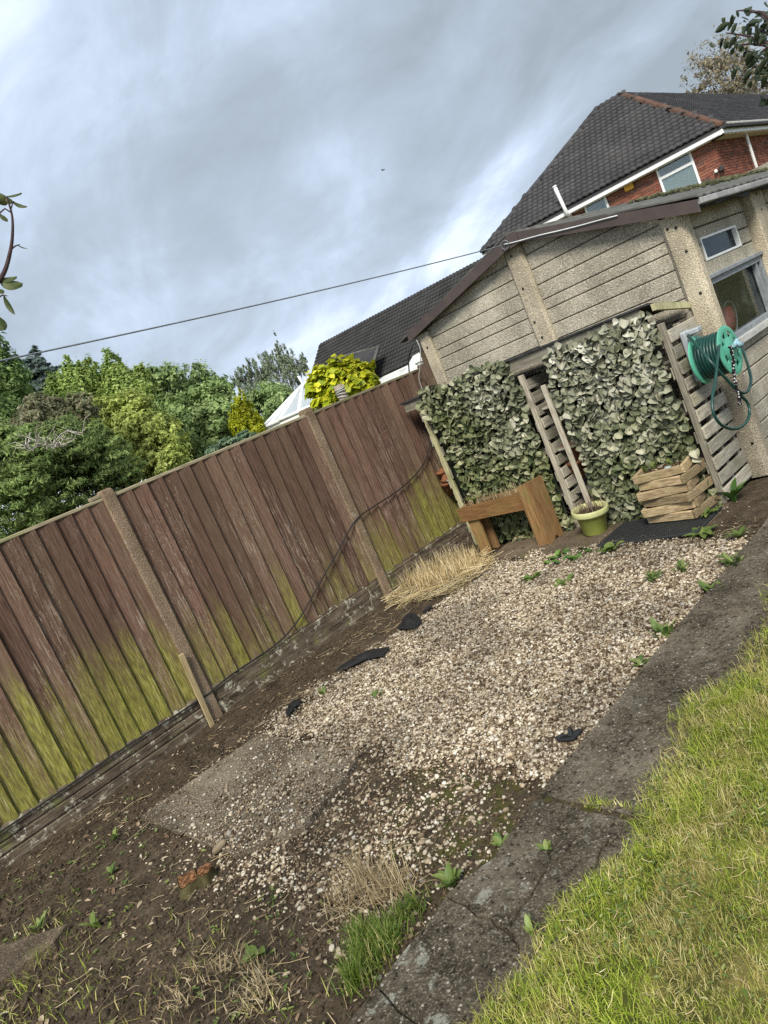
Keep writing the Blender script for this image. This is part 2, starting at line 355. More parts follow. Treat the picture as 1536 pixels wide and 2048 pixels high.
def mat_glass(name, tint, tr=.5, fk=.55):
    t = NT(name); g = t.n('ShaderNodeBsdfGlossy'); g.inputs['Roughness'].default_value = .03; g.inputs[0].default_value = (.9, .95, 1, 1)
    a = t.n('ShaderNodeBsdfTransparent'); a.inputs[0].default_value = (*tint, 1); fr = t.n('ShaderNodeFresnel'); fr.inputs[0].default_value = 1.5
    mx = t.n('ShaderNodeMixShader'); d = t.math('ADD', t.math('MULTIPLY', fr.outputs[0], fk), tr*.02)
    nz = t.noise(t.wpos(), 4, 5, .6); df = t.n('ShaderNodeBsdfDiffuse'); df.inputs[0].default_value = (.35, .37, .36, 1)
    t.l(d, mx.inputs[0]); t.l(a.outputs[0], mx.inputs[1]); t.l(g.outputs[0], mx.inputs[2])
    m2 = t.n('ShaderNodeMixShader'); t.l(t.step(nz, .45, .8, .01, .10), m2.inputs[0]); t.l(mx.outputs[0], m2.inputs[1]); t.l(df.outputs[0], m2.inputs[2]); t.l(m2.outputs[0], t.out.inputs[0]); return t.m
def mat_blind():
    t = NT('reflection_toned_blind'); w = t.n('ShaderNodeTexWave'); t.l(t.pos(), w.inputs[0]); w.bands_direction = 'Z'; w.inputs['Scale'].default_value = 9  # pale bluish blind, reflected sky is put into its colour
    return t.done(t.mix(w.outputs[1], (.34, .40, .40), (.58, .62, .61)), .35, .5)
M['fence'] = mat_fence()
M['cap'] = wood('fence_capping_wood', 1, (.10, .085, .055), (.21, .18, .12), (.33, .29, .2), .5)
M['stake'] = wood('stake_wood', 2, (.22, .16, .08), (.40, .31, .17), (.52, .43, .27), .2)
M['pal_y'] = wood('pallet_slat_wood', 1, (.15, .135, .105), (.30, .275, .225), (.46, .43, .37), .25)
M['pal_x'] = wood('pallet_rail_wood', 0, (.14, .125, .10), (.27, .25, .205), (.42, .39, .335), .2)
M['pal_z'] = wood('pallet_post_wood', 2, (.17, .15, .115), (.32, .29, .235), (.48, .45, .38), .2)
M['pal_g'] = wood('pallet_post_green_wood', 2, (.20, .19, .10), (.36, .34, .20), (.50, .48, .32), .5)
M['trough'] = wood('trough_wood', 0, (.09, .045, .018), (.22, .115, .048), (.33, .195, .09), .2, .2)
M['trough_z'] = wood('trough_leg_wood', 2, (.10, .052, .02), (.24, .135, .06), (.36, .23, .115), .35, .2)
M['crate_x'] = wood('crate_planter_wood', 0, (.12, .085, .045), (.29, .215, .125), (.50, .41, .27), .2, .35)
M['darkwood'] = wood('rotten_dark_wood', 2, (.05, .03, .02), (.12, .08, .06), (.21, .15, .12), .15)
M['oldpost'] = wood('old_grey_post', 2, (.10, .085, .065), (.24, .20, .16), (.38, .33, .27), .1)
M['felt'] = plain('roofing_felt', (.045, .047, .05), .9, .2, .3)
M['post'] = mat_concrete('fence_post_concrete', (.215, .155, .105), (.13, .092, .06), (.30, .235, .17), 95, .25, .25, .6)
M['gboard'] = mat_gravelboard()
M['garage'] = mat_concrete('pebbledash_concrete', (.375, .342, .275), (.26, .235, .185), (.485, .45, .37), 62, .0, .06, .6, .4)
M['garage_post'] = mat_concrete('pebbledash_post_concrete', (.42, .365, .275), (.29, .25, .185), (.54, .48, .375), 75, .0, .1, .8, .55)
M['garage_in'] = plain('garage_inside', (.05, .05, .048), .95, .1)
M['barge'] = plain('brown_plastic_fascia', (.070, .052, .048), .45, .4, .15, 6, .05, .35)
M['cement'] = plain('roof_sheet_cement', (.10, .10, .092), .9, .2, .3, 9, .3, .4)
M['eavewhite'] = plain('grey_white_eave_trim', (.30, .30, .30), .6, .3, .2, 9, .1, .5)
M['upvc'] = plain('white_plastic', (.78, .80, .80), .35, .5, .05, 8, .02, .12)
M['greyframe'] = plain('grey_window_frame_paint', (.22, .24, .26), .55, .4, .2, 20, .2, .35)
M['greywash'] = wood('pale_grey_sill_wood', 1, (.18, .18, .17), (.33, .33, .32), (.48, .48, .46), .1)
M['glass'] = mat_glass('window_glass', (.92, .95, .94), .1, .22); M['glass2'] = mat_glass('dark_window_glass', (.25, .32, .34), .2, .3)
M['glassh'] = mat_glass('sky_reflecting_glass', (.8, .85, .85), 2.6); M['blind'] = mat_blind(); M['curtain'] = plain('window_inside', (.16, .21, .21), .5, .5, .3, 3)
M['brick'] = mat_brick(); M['mortar'] = plain('mortar', (.46, .37, .30), .95, .1)
M['roof'] = mat_roof('concrete_roof_tiles', (.024, .024, .027), (.043, .042, .046), (.075, .073, .074))
M['ridge'] = mat_roof('terracotta_ridge_tiles', (.05, .028, .020), (.095, .05, .035), (.14, .085, .06))
M['roof2'] = mat_roof('dark_wing_roof_tiles', (.014, .014, .015), (.026, .026, .027), (.045, .044, .044))
M['poly'] = plain('polycarbonate_sheet', (.34, .38, .40), .3, .5, .05, 2, .0, .1)
M['soil'] = mat_soil(); M['turf'] = mat_lawnsoil(); M['slab'] = mat_slab(); M['path'] = mat_path(); M['gravel'] = mat_gravel()
M['bed'] = mat_concrete('gravel_bed_sand', (.17, .13, .088), (.09, .066, .043), (.27, .215, .15), 110, .0, .0, .6)
M['pavewet'] = mat_concrete('mossy_paving', (.12, .09, .062), (.055, .042, .028), (.19, .15, .11), 60, .0, .6, .4)
M['moss'] = leafm('roof_moss', [(0, (.02, .02, .012)), (.5, (.05, .055, .022)), (1, (.10, .10, .05))], .9, 0)
def mat_grass():
    t = NT('grass_blades'); r = t.isl(); p = t.wpos(); n = t.noise(p, 5.5, 6, .62); n2 = t.noise(p, 2.1, 3, .5)
    g = t.ramp(r, [(0, (.11, .18, .015)), (.35, (.22, .32, .028)), (.7, (.38, .46, .055)), (1, (.55, .58, .11))]); d = t.ramp(r, [(0, (.26, .21, .07)), (.4, (.47, .40, .13)), (.75, (.64, .56, .25)), (1, (.78, .70, .42))])
    b = t.mix(t.step(t.math('ADD', n, t.math('MULTIPLY', t.math('SUBTRACT', t.math('FRACT', t.math('MULTIPLY', r, 13.7)), .5), .22)), .45, .60, .06, .92), g, d); b = t.hsv(b, .5, 1.0, t.step(n2, .35, .65, .75, 1.15)); t.done(b, .6)
    tr = t.n('ShaderNodeBsdfTranslucent'); t.l(b, tr.inputs[0]); mx = t.n('ShaderNodeMixShader'); mx.inputs[0].default_value = .35; t.l(t.b.outputs[0], mx.inputs[1]); t.l(tr.outputs[0], mx.inputs[2]); t.l(mx.outputs[0], t.out.inputs[0]); return t.m
M['grass'] = mat_grass()
M['lush'] = leafm('fresh_grass', [(0, (.06, .115, .015)), (.5, (.11, .17, .025)), (.8, (.18, .23, .045)), (1, (.42, .36, .17))], .5, .35)
M['dry'] = leafm('dry_grass', [(0, (.22, .16, .08)), (.5, (.38, .29, .16)), (1, (.55, .46, .30))], .7, .2)
M['straw'] = leafm('straw', [(0, (.30, .22, .10)), (.4, (.48, .37, .19)), (.8, (.62, .51, .30)), (1, (.72, .64, .45))], .6, .15)
M['litter'] = leafm('dead_leaf_litter', [(0, (.06, .038, .024)), (.3, (.12, .075, .046)), (.6, (.22, .15, .09)), (.85, (.38, .30, .2)), (1, (.50, .43, .33))], .8, .1)
M['weed'] = leafm('weed_leaves', [(0, (.08, .14, .03)), (.5, (.15, .21, .045)), (1, (.28, .31, .09))], .5, .35, vein=True)
M['weedd'] = leafm('dark_weed_leaves', [(0, (.06, .14, .03)), (.5, (.10, .20, .04)), (1, (.16, .26, .06))], .5, .3)
M['black'] = plain('black_membrane', (.012, .012, .013), .6, .4, .3, 30, .4, .1)
M['rubber'] = plain('black_rubber', (.022, .024, .025), .6, .4, .2, 30, .2, .2)
M['cable'] = plain('black_cable', (.016, .016, .017), .5, .4); M['cablew'] = plain('pale_cable', (.42, .42, .38), .6, .3)
M['rope'] = plain('washing_line', (.16, .18, .20), .6, .3, .2, 60); M['ropew'] = plain('white_line', (.62, .65, .66), .6, .3)
M['hose'] = plain('green_hose', (.007, .048, .040), .38, .5, .15, 30, .02, .1); M['reel'] = plain('mint_plastic', (.11, .44, .31), .4, .45, .08, 10, .02, .12)
M['reelg'] = plain('grey_plastic', (.33, .36, .39), .45, .4, .08, 10, .02, .2); M['blue'] = plain('pale_blue_plastic', (.32, .50, .58), .4, .5)
M['pot'] = plain('olive_green_plastic', (.26, .29, .065), .4, .45, .08, 12, .03, .2); M['potr'] = plain('pale_green_plastic_rim', (.45, .46, .22), .45, .4, .08, 12, .03, .2)
M['terra'] = plain('terracotta', (.20, .085, .042), .85, .2, .2, 14, .1, .3); M['compost'] = plain('compost', (.05, .035, .025), .95, .1, .4, 60, .8)
M['red'] = plain('red_bucket', (.55, .03, .03), .5, .4, .15, 6); M['yellow'] = plain('yellow_alarm_box', (.72, .40, .04), .5, .4)
M['bark'] = plain('bark', (.12, .095, .07), .9, .1, .4, 18, .6); M['barkd'] = plain('twig_bark', (.055, .035, .035), .8, .2, .3, 30, .3)
M['barkw'] = plain('dead_white_twig', (.42, .39, .34), .85, .1, .3, 30, .3); M['stumpbark'] = plain('stump_bark', (.060, .052, .024), .9, .1, .4, 22, .7)
M['stumptop'] = plain('cut_orange_wood', (.17, .082, .040), .9, .1, .7, 60, .8, .8); M['stone'] = plain('brown_stone', (.20, .16, .105), .9, .2, .25, 12, .3)
M['bird'] = plain('dark_feathers', (.03, .03, .03), .8)
# ------------------------------------------------------------ numeric helpers for scatter
def vnoise(x, y, scale, seed, octv=4):
    x = np.asarray(x, float)*scale; y = np.asarray(y, float)*scale; out = np.zeros_like(x); amp = 1.0; tot = 0
    for o in range(octv):
        g = np.random.default_rng(seed+o).random((64, 64)); xi = np.floor(x).astype(int); yi = np.floor(y).astype(int); fx = x-xi; fy = y-yi
        fx = fx*fx*(3-2*fx); fy = fy*fy*(3-2*fy); a = g[xi % 64, yi % 64]; b = g[(xi+1) % 64, yi % 64]; c = g[xi % 64, (yi+1) % 64]; d = g[(xi+1) % 64, (yi+1) % 64]
        out += amp*((a*(1-fx)+b*fx)*(1-fy)+(c*(1-fx)+d*fx)*fy); tot += amp; amp *= .5; x = x*2+13.7; y = y*2+5.1
    return out/tot
def in_poly(x, y, poly):
    ins = np.zeros(len(x), bool); n = len(poly)
    for i in range(n):
        x0, y0 = poly[i]; x1, y1 = poly[(i+1) % n]
        c = ((y0 > y) != (y1 > y)) & (x < (x1-x0)*(y-y0)/((y1-y0) if y1 != y0 else 1e-9)+x0); ins ^= c
    return ins
def seen(P, mx=260, my=260):
    d = P-CAM; z = d@CF; z = np.where(z < .05, np.nan, z); x = 768+FPX*(d@CR)/z; y = 1024-FPX*(d@CU)/z
    return (x > -mx) & (x < 1536+mx) & (y > -my) & (y < 2048+my)
_t = (1+5**.5)/2
ICO_V = np.array([(-1,_t,0),(1,_t,0),(-1,-_t,0),(1,-_t,0),(0,-1,_t),(0,1,_t),(0,-1,-_t),(0,1,-_t),(_t,0,-1),(_t,0,1),(-_t,0,-1),(-_t,0,1)], float)/math.hypot(1, _t)
ICO_F = np.array([(0,11,5),(0,5,1),(0,1,7),(0,7,10),(0,10,11),(1,5,9),(5,11,4),(11,10,2),(10,7,6),(7,1,8),(3,9,4),(3,4,2),(3,2,6),(3,6,8),(3,8,9),(4,9,5),(2,4,11),(6,2,10),(8,6,7),(9,8,1)])
def rot_rand(n, tilt=None, r=rng):
    a = r.uniform(0, 2*math.pi, n); t = r.normal(0, tilt, n) if tilt is not None else r.uniform(0, math.pi, n); p = r.uniform(0, 2*math.pi, n)
    ca, sa = np.cos(a), np.sin(a); ct, st = np.cos(t), np.sin(t); cp, sp_ = np.cos(p), np.sin(p); Z = np.zeros(n); O = np.ones(n)
    Rz = np.stack([ca,-sa,Z, sa,ca,Z, Z,Z,O], 1).reshape(n,3,3); Rx = np.stack([O,Z,Z, Z,ct,-st, Z,st,ct], 1).reshape(n,3,3); Rp = np.stack([cp,-sp_,Z, sp_,cp,Z, Z,Z,O], 1).reshape(n,3,3)
    return Rz@Rx@Rp
def stones(name, P, size, flat=.62):
    n = len(P); sc = size[:, None]*np.stack([rng.uniform(.8,1.35,n), rng.uniform(.7,1.05,n), rng.uniform(flat*.75,flat*1.25,n)], 1)*.5
    V = ICO_V[None]*(1+rng.uniform(-.16,.16,(n,12,1))); V = V*sc[:,None,:]; V = np.einsum('nij,nkj->nki', rot_rand(n, .35), V)+P[:,None,:]
    F = (ICO_F[None]+(np.arange(n)*12)[:,None,None]).reshape(-1,3); return np_mesh(name, V.reshape(-1,3), F, True)
def blades(name, P, L, W, lean=.5, curl=.5):
    n = len(P); a = rng.uniform(0, 2*math.pi, n); d = np.stack([np.cos(a), np.sin(a), np.zeros(n)], 1); s = np.stack([-d[:,1], d[:,0], np.zeros(n)], 1)
    th = np.abs(rng.normal(0, lean, n)); th = np.clip(th, 0, 1.45); th2 = np.clip(th+np.abs(rng.normal(0, curl, n)), 0, 1.7); L = L[:,None]; W = W[:,None]
    up = np.array((0,0,1.0))
    m = P+L*.5*(d*np.sin(th)[:,None]+up*np.cos(th)[:,None]); tip = m+L*.5*(d*np.sin(th2)[:,None]+up*np.cos(th2)[:,None])
    V = np.stack([P-s*W*.5, P+s*W*.5, m+s*W*.42, m-s*W*.42, tip], 1); b = np.arange(n)*5
    F3 = np.concatenate([np.stack([b,b+1,b+2],1), np.stack([b,b+2,b+3],1), np.stack([b+3,b+2,b+4],1)]); return np_mesh(name, V.reshape(-1,3), F3)
def sticks(name, P, L, R, tilt=.12):
    n = len(P); A = rot_rand(n, tilt); d = A[:,:,0]; u = A[:,:,1]; w = A[:,:,2]; L = L[:,None]; R = R[:,None]; bend = u*L*rng.uniform(-.18,.18,(n,1))
    V = []
    for t, o in ((-.5,0.),(0,1.),(.5,0.)):
        c = P+d*L*t+bend*o
        for k in range(3):
            an = 2*math.pi*k/3; V.append(c+R*(math.cos(an)*u+math.sin(an)*w))
    V = np.stack(V, 1); b = np.arange(n)*9; F = []
    for i in (0, 3):
        for k in range(3):
            k2 = (k+1) % 3; F.append(np.stack([b+i+k, b+i+k2, b+i+3+k2, b+i+3+k], 1))
    return np_mesh(name, V.reshape(-1,3), np.concatenate(F))
def flakes(name, P, size, tilt=.35):
    n = len(P); A = rot_rand(n, tilt); s = size[:,None,None]; sh = np.array([(-1,0,0),(-.35,.42,.12),(.45,.36,.1),(1,0,-.08),(.4,-.4,.14),(-.4,-.38,.1)])[None]*s*.5*(1+rng.uniform(-.2,.2,(n,6,1)))
    V = np.einsum('nij,nkj->nki', A, sh)+P[:,None,:]; b = np.arange(n)*6
    F = np.concatenate([np.stack([b,b+1,b+2,b+3],1), np.stack([b,b+3,b+4,b+5],1)]); return np_mesh(name, V.reshape(-1,3), F)

# ------------------------------------------------------------ the ground
g = MB(); g.add([(-900,-900,-.06),(900,-900,-.06),(900,900,-.06),(-900,900,-.06)], [(0,1,2,3)]); put('ground', g, M['turf'], kind='structure')
def soil_z(x, y):
    return (vnoise(x, y, 2.3, 11)-.5)*.05+(vnoise(x, y, 16, 23, 3)-.5)*.022-.006
def sheet(name, x0, x1, y0, y1, st, zf, mat):
    nx = int((x1-x0)/st)+1; ny = int((y1-y0)/st)+1; X, Y = np.meshgrid(np.linspace(x0, x1, nx), np.linspace(y0, y1, ny), indexing='ij'); Z = zf(X, Y)
    V = np.stack([X, Y, Z], -1).reshape(-1,3); i = np.arange(nx-1)[:,None]*ny+np.arange(ny-1)[None]; i = i.ravel(); F = np.stack([i, i+ny, i+ny+1, i+1], 1)
    return put(name, np_mesh(name, V, F, True), mat, kind='structure')
sheet('soil', -4.90, -1.79, -.7, 5.25, .017, soil_z, M['soil'])
sheet('yard', -2.2, 1.2, 4.0, 7.8, .05, lambda x, y: (vnoise(x, y, 6, 5)-.5)*.02-.02, M['soil'])
# concrete slabs let into the bed
slabs = thing('paving', None, None, (-3, 1.4, 0), kind='structure')
def slab_poly(poly, z0, z1, name, mat, parent):
    b = MB(); n = len(poly); c = np.mean(np.array(poly), 0); top = [(x-(x-c[0])*.005/math.hypot(x-c[0], y-c[1]), y-(y-c[1])*.005/math.hypot(x-c[0], y-c[1]), z1) for x, y in poly]; mid = [(x, y, z1-.006) for x, y in poly]; bot = [(x, y, z0) for x, y in poly]
    V = bot+mid+top; F = [tuple(range(2*n, 3*n))]
    for i in range(n):
        j = (i+1) % n; F += [(i, j, n+j, n+i), (n+i, n+j, 2*n+j, 2*n+i)]
    b.add(V, F); return put(name, b, mat, parent)
slab_poly([(-4.17,.985),(-3.1,.998),(-2.86,1.25),(-2.95,1.6),(-3.02,1.77),(-4.08,1.785)], -.05, .026, 'slab', M['slab'], slabs)
slab_poly([(-3.95,-.05),(-3.60,.02),(-3.57,.30),(-3.63,.38),(-3.72,.30),(-3.95,.10)], -.05, .03, 'slab', M['pavewet'], slabs)
slab_poly([(-4.12,4.27),(-3.07,4.35),(-3.02,4.84),(-4.2,4.86)], -.05, .014, 'slab', M['pavewet'], slabs)
slab_poly([(-3.03,4.30),(-2.25,4.26),(-2.22,4.84),(-3.0,4.84)], -.05, .010, 'slab', M['pavewet'], slabs)
# path of poured slabs, the near one cracked into pieces
path = thing('path', None, None, (-1.5, 2, 0), kind='structure')
PX0, PX1 = -1.83, -1.16
def wob(poly, s=.006):
    out = []
    for i, (x, y) in enumerate(poly):
        x2, y2 = poly[(i+1) % len(poly)]; k = max(1, int(math.hypot(x2-x, y2-y)/.09))
        for q in range(k):
            out.append((x+(x2-x)*q/k+random.uniform(-s, s), y+(y2-y)*q/k+random.uniform(-s, s)))
    return out
a_, b_, c_, d_, e_ = (-1.655,1.660), (-1.425,1.645), (-1.652,1.445), (-1.60,1.41), (-1.46,1.495)
f_, g_, h_, i_ = (-1.81,1.355), (-1.365,1.235), (-1.568,1.115), (-1.87,1.155)
j_, k_, l_, m_ = (-1.372,1.02), (-1.41,.715), (-1.845,.795), (-1.835,1.665)
def crackline(p, q, s, n=7):
    R_ = random.Random(hash((p, q)) % 9999); return [p]+[(p[0]+(q[0]-p[0])*t/n+R_.uniform(-s, s), p[1]+(q[1]-p[1])*t/n+R_.uniform(-s, s)) for t in range(1, n)]+[q]
EDGE = {}
def edge(p, q):
    if (p, q) in EDGE: return EDGE[(p, q)]
    if (q, p) in EDGE: return EDGE[(q, p)][::-1]
    EDGE[(p, q)] = crackline(p, q, .010); return EDGE[(p, q)]
def piece(ks, z):
    pts = []
    for u_, v_ in zip(ks, ks[1:]+ks[:1]): pts += edge(u_, v_)[:-1]
    c = np.mean(np.array(pts), 0); pts = [(x-(x-c[0])*.0028/math.hypot(x-c[0], y-c[1]), y-(y-c[1])*.0028/math.hypot(x-c[0], y-c[1])) for x, y in pts]
    slab_poly(pts, -.05, z, 'path_slab', M['path'], path)
r0_, r1_, r2_, r3_, r4_ = (PX1,1.63), (PX1,1.2), (PX1,.6), (-1.85,-.4), (PX1,-.4)
for ks, z in (([m_, f_, c_, a_], .028), ([a_, c_, d_, e_, b_], .030), ([b_, e_, g_, r1_, r0_], .0275), ([f_, i_, h_, d_, c_], .0315), ([d_, h_, j_, g_, e_], .0295), ([g_, j_, k_, r2_, r1_], .0275), ([i_, l_, k_, j_, h_], .029), ([l_, r3_, r4_, r2_, k_], .031)): piece(ks, z)
slab_poly(wob([(PX0,3.105),(PX1,3.10),(PX1,4.66),(PX0+.01,4.66)], .005), -.05, .028, 'path_slab', M['path'], path)
slab_poly(wob([(PX0,1.69),(PX1,1.66),(PX1,3.085),(PX0,3.09)], .005), -.05, .033, 'path_slab', M['path'], path)
b = MB(); b.add([(-1.80,-.5,.019),(-1.17,-.5,.019),(-1.17,4.6,.019),(-1.80,4.6,.019)], [(0,1,2,3)]); put('joint_fill', b, M['soil'], path)
# turf edge and lawn
def lawn_edge(y): return -1.40+.045*np.sin(y*5.1)+.03*np.sin(y*12.7+1)+.09*np.clip(.9-np.asarray(y), -0.3, .6)
ys = np.linspace(-1.2, 5.2, 180); V = []; F = []
for i, y in enumerate(ys):
    e = float(lawn_edge(y))+.02; V += [(e, y, .012), (e+.05, y, .040), (e+.5, y, .045), (4.0, y, .05)]
    if i:
        for k in range(3): F.append(((i-1)*4+k, (i-1)*4+k+1, i*4+k+1, i*4+k))
b = MB(); b.add(V, F, True); put('lawn', b, M['turf'], kind='structure')

# ------------------------------------------------------------ gravel, stones on the soil
GP = [(-4.0,1.83),(-4.12,2.15),(-4.15,2.55),(-4.0,2.9),(-4.05,3.3),(-3.95,3.75),(-4.1,4.2),(-3.1,4.33),(-2.6,4.24),(-2.2,4.22),(-1.86,4.12),(-1.845,3.0),(-1.845,1.83),(-2.6,1.84),(-3.2,1.84)]
n = 150000; x = rng.uniform(-4.5,-1.84,n); y = rng.uniform(1.6,4.5,n); w = in_poly(x+(vnoise(x,y,5,31)-.5)*.5+rng.normal(0,.05,n), y+(vnoise(x,y,5,41)-.5)*.45+rng.normal(0,.06,n), GP)
keep = w & (x < -1.845) & (rng.random(n) < np.clip(1.35-1.1*(vnoise(x,y,1.6,51)-.35), .45, 1)); x, y = x[keep], y[keep]
P = np.stack([x, y, np.maximum(soil_z(x, y)*.4, soil_z(x, y))+.002+rng.uniform(-.001,.010,len(x))], 1); P = P[seen(P)]
put('gravel', stones('gravel', P, rng.gamma(4, .0025, len(P))+.0035), M['gravel'], kind='stuff')['label'] = 'pale mixed gravel spread between the path and the soil'
def bed_z(x, y): return soil_z(x, y)*.4+.0015
bx_, by_ = np.meshgrid(np.arange(-4.2,-1.83,.02), np.arange(1.8,4.4,.02), indexing='ij'); ok_ = in_poly((bx_+(vnoise(bx_,by_,5,31)-.5)*.5).ravel(), (by_+(vnoise(bx_,by_,5,41)-.5)*.45).ravel(), GP).reshape(bx_.shape)
ny_ = bx_.shape[1]; i_, j_ = np.nonzero(ok_[:-1,:-1]&ok_[1:,:-1]&ok_[:-1,1:]&ok_[1:,1:]); q_ = i_*ny_+j_
o = put('gravel_bed', np_mesh('gravel_bed', np.stack([bx_, by_, np.maximum(bed_z(bx_, by_), soil_z(bx_, by_)+.002)], -1).reshape(-1,3), np.stack([q_, q_+ny_, q_+ny_+1, q_+1], 1), True), M['bed'], kind='structure')
# loose pebbles over slabs and soil
n = 26000; x = rng.uniform(-4.3,-1.86,n); y = rng.uniform(.75,2.0,n); dn = np.clip((x+3.9)/1.0, .12, 1)*np.where(y < .95, .35, 1)*np.where(y > 1.7, 1.6, 1)*np.clip((y-.55)/.35, .05, 1)*np.clip(1.8*vnoise(x,y,3,61)-.3, .05, 1)
k = rng.random(n) < dn; x, y = x[k], y[k]; onslab = in_poly(x, y, [(-4.17,.985),(-3.1,.998),(-2.86,1.25),(-2.95,1.6),(-3.02,1.77),(-4.08,1.785)]); z = np.where(onslab, .028, soil_z(x, y))+.003
P = np.stack([x, y, z], 1); put('pebbles', stones('pebbles', P, rng.gamma(3, .003, len(P))+.003), M['gravel'], kind='stuff')['label'] = 'loose pebbles scattered over the slabs and soil'

n = 26000; x = rng.uniform(-4.85,-1.86,n); y = rng.uniform(-.4,4.5,n); k = ~in_poly(x, y, GP) & ~in_poly(x, y, [(-4.17,.985),(-3.1,.998),(-2.86,1.25),(-2.95,1.6),(-3.02,1.77),(-4.08,1.785)]) & (rng.random(n) < np.clip(2.5*vnoise(x,y,4,161)-.7, .1, 1)); x, y = x[k], y[k]
P = np.stack([x, y, soil_z(x, y)+.002], 1); P = P[seen(P)]; put('soil_crumbs', stones('soil_crumbs', P, rng.gamma(2.5, .0045, len(P))+.003, .75), M['soil'], kind='stuff')['label'] = 'loose dark crumbs of soil over the bed'
# ------------------------------------------------------------ dead leaves, twigs and straw on the soil
n = 6500; x = rng.uniform(-4.85,-1.9,n); y = rng.uniform(-.4,4.4,n); den = np.where(in_poly(x, y, GP), .10, 1)*np.clip(2.2*vnoise(x,y,3,71)-.6, .08, 1)*np.where((y > 1.0)&(y < 1.77)&(x > -4.1)&(x < -2.9), .10, 1)
k = rng.random(n) < den; x, y = x[k], y[k]; P = np.stack([x, y, soil_z(x, y)+.006], 1)
put('leaf_litter', flakes('leaf_litter', P, rng.gamma(3, .0055, len(P))+.005), M['litter'], kind='stuff')['label'] = 'brown dead leaves and bark chips on the soil'
n = 3000; x = rng.uniform(-4.85,-1.9,n); y = rng.uniform(-.4,4.4,n); den = np.where(in_poly(x, y, GP), .16, 1)*np.clip(2.2*vnoise(x,y,2.4,81)-.55, .06, 1)*np.where((y > 1.0)&(y < 1.77)&(x > -4.1)&(x < -2.9), .12, 1)
k = rng.random(n) < den; x, y = x[k], y[k]; P = np.stack([x, y, soil_z(x, y)+.012], 1)
put('twigs', sticks('twigs', P, rng.gamma(2.5, .022, len(P))+.015, rng.uniform(.0007,.0017,len(P))), M['dry'], kind='stuff')['label'] = 'dry stalks and twigs lying on the soil'
n = 1500; x = rng.uniform(-2.25,-1.2,n); y = rng.uniform(.4,4.9,n); P = np.stack([x, y, np.full(n, .04)], 1); k = rng.random(n) < .3*np.clip(vnoise(x,y,4,91)*2-.5, 0, 1); P = P[k & (P[:,1] > 4.1)]
if len(P): put('grit', stones('grit', P*np.array((1,1,.2)), rng.uniform(.006,.014,len(P))), M['gravel'], kind='stuff')['label'] = 'small grit on the dark yard by the garage'

# ------------------------------------------------------------ lawn grass and tufts
n = 400000; x = rng.uniform(-1.62, 1.0, n); y = rng.uniform(.0, 5.0, n); e = lawn_edge(y); d = x-e
k = rng.random(n) < np.clip((d+.05)/.06, 0, 1)*np.where(y > 2.6, .6, 1)*np.clip(-.15+2.0*vnoise(x,y,4,101), .22, 1); x, y = x[k], y[k]
P = np.stack([x, y, np.where(x-lawn_edge(y) < .02, .03, .042)], 1); P = P[seen(P, 200, 200)]
L = rng.gamma(5, .0052, len(P))+.008; L *= .55+1.0*vnoise(P[:,0], P[:,1], 4, 111); yel = rng.random(len(P)) < .18+.95*(vnoise(P[:,0], P[:,1], 2.2, 121)-.42)
put('lawn_grass', blades('lawn_grass', P, L, rng.uniform(.0013,.0027,len(P)), .85, .6), M['grass'], kind='stuff')['label'] = 'short yellow green grass of the lawn'
n = 26000; x = rng.uniform(-1.45,.8,n); y = rng.uniform(.3,4.0,n); k = (x > lawn_edge(y)) & (rng.random(n) < np.clip(3.4*vnoise(x,y,3.2,131)-1.5, .04, 1)); P = np.stack([x[k], y[k], np.full(k.sum(), .045)], 1); P = P[seen(P, 200, 200)]
put('clover', flakes('clover', P+np.array((0,0,.018)), rng.uniform(.008,.022,len(P)), .6), M['weed'], kind='stuff')['label'] = 'clover and daisy leaves low in the lawn'
n = 3600; x = rng.uniform(-1.45,.8,n); y = rng.uniform(.3,4.0,n); k = (x > lawn_edge(y)-.02); P = np.stack([x[k], y[k], np.full(k.sum(), .06)], 1); P = P[seen(P, 200, 200)]
put('lawn_thatch', sticks('lawn_thatch', P, rng.uniform(.015,.055,len(P)), rng.uniform(.0005,.001,len(P)), .3), M['straw'], kind='stuff')['label'] = 'dead straw coloured stems lying in the lawn'
def tuft(name, label, cx, cy, rx, ry, n, L, mat, lean=.5, z=0.0, kind=None, grp=None):
    a = rng.uniform(0, 2*math.pi, n); r = np.abs(rng.normal(0, .62, n)); sc_ = rng.integers(0, 7, n); ox = rng.normal(0, .55, 7)[sc_]; oy = rng.normal(0, .55, 7)[sc_]; x = cx+rx*(ox+.6*r*np.cos(a)); y = cy+ry*(oy+.6*r*np.sin(a)); P = np.stack([x, y, np.full(n, z)], 1); r = np.clip(r, 0, 1.2)
    o = put(name, blades(name, P, rng.uniform(.5,1.15,n)*L*(1.1-.5*r), rng.uniform(.002,.0045,n), lean, .55), mat)
    tag(o, label, 'grass', grp); return o
tuft('grass_tuft', 'bright green grass tuft at the broken near corner of the path', -1.99, .82, .085, .11, 900, .11, M['lush'], .35)
tuft('grass_tuft', 'faded green grass tuft beside the cracked path slabs', -2.02, 1.02, .12, .14, 520, .085, M['lush'], .7)['kind'] = 'stuff'
tuft('dry_grass_tuft', 'straw coloured dry grass clump arching over the bare soil', -2.22, 1.12, .15, .13, 420, .17, M['dry'], 1.0)
tuft('dry_grass_tuft', 'low pale dry grass at the bottom edge of the soil bed', -2.35, .60, .32, .20, 480, .075, M['dry'], 1.1)['kind'] = 'stuff'
tuft('grass_tuft', 'small yellowish grass tuft growing in the path joint', -1.52, 1.685, .11, .015, 150, .055, M['grass'], .7, .02)
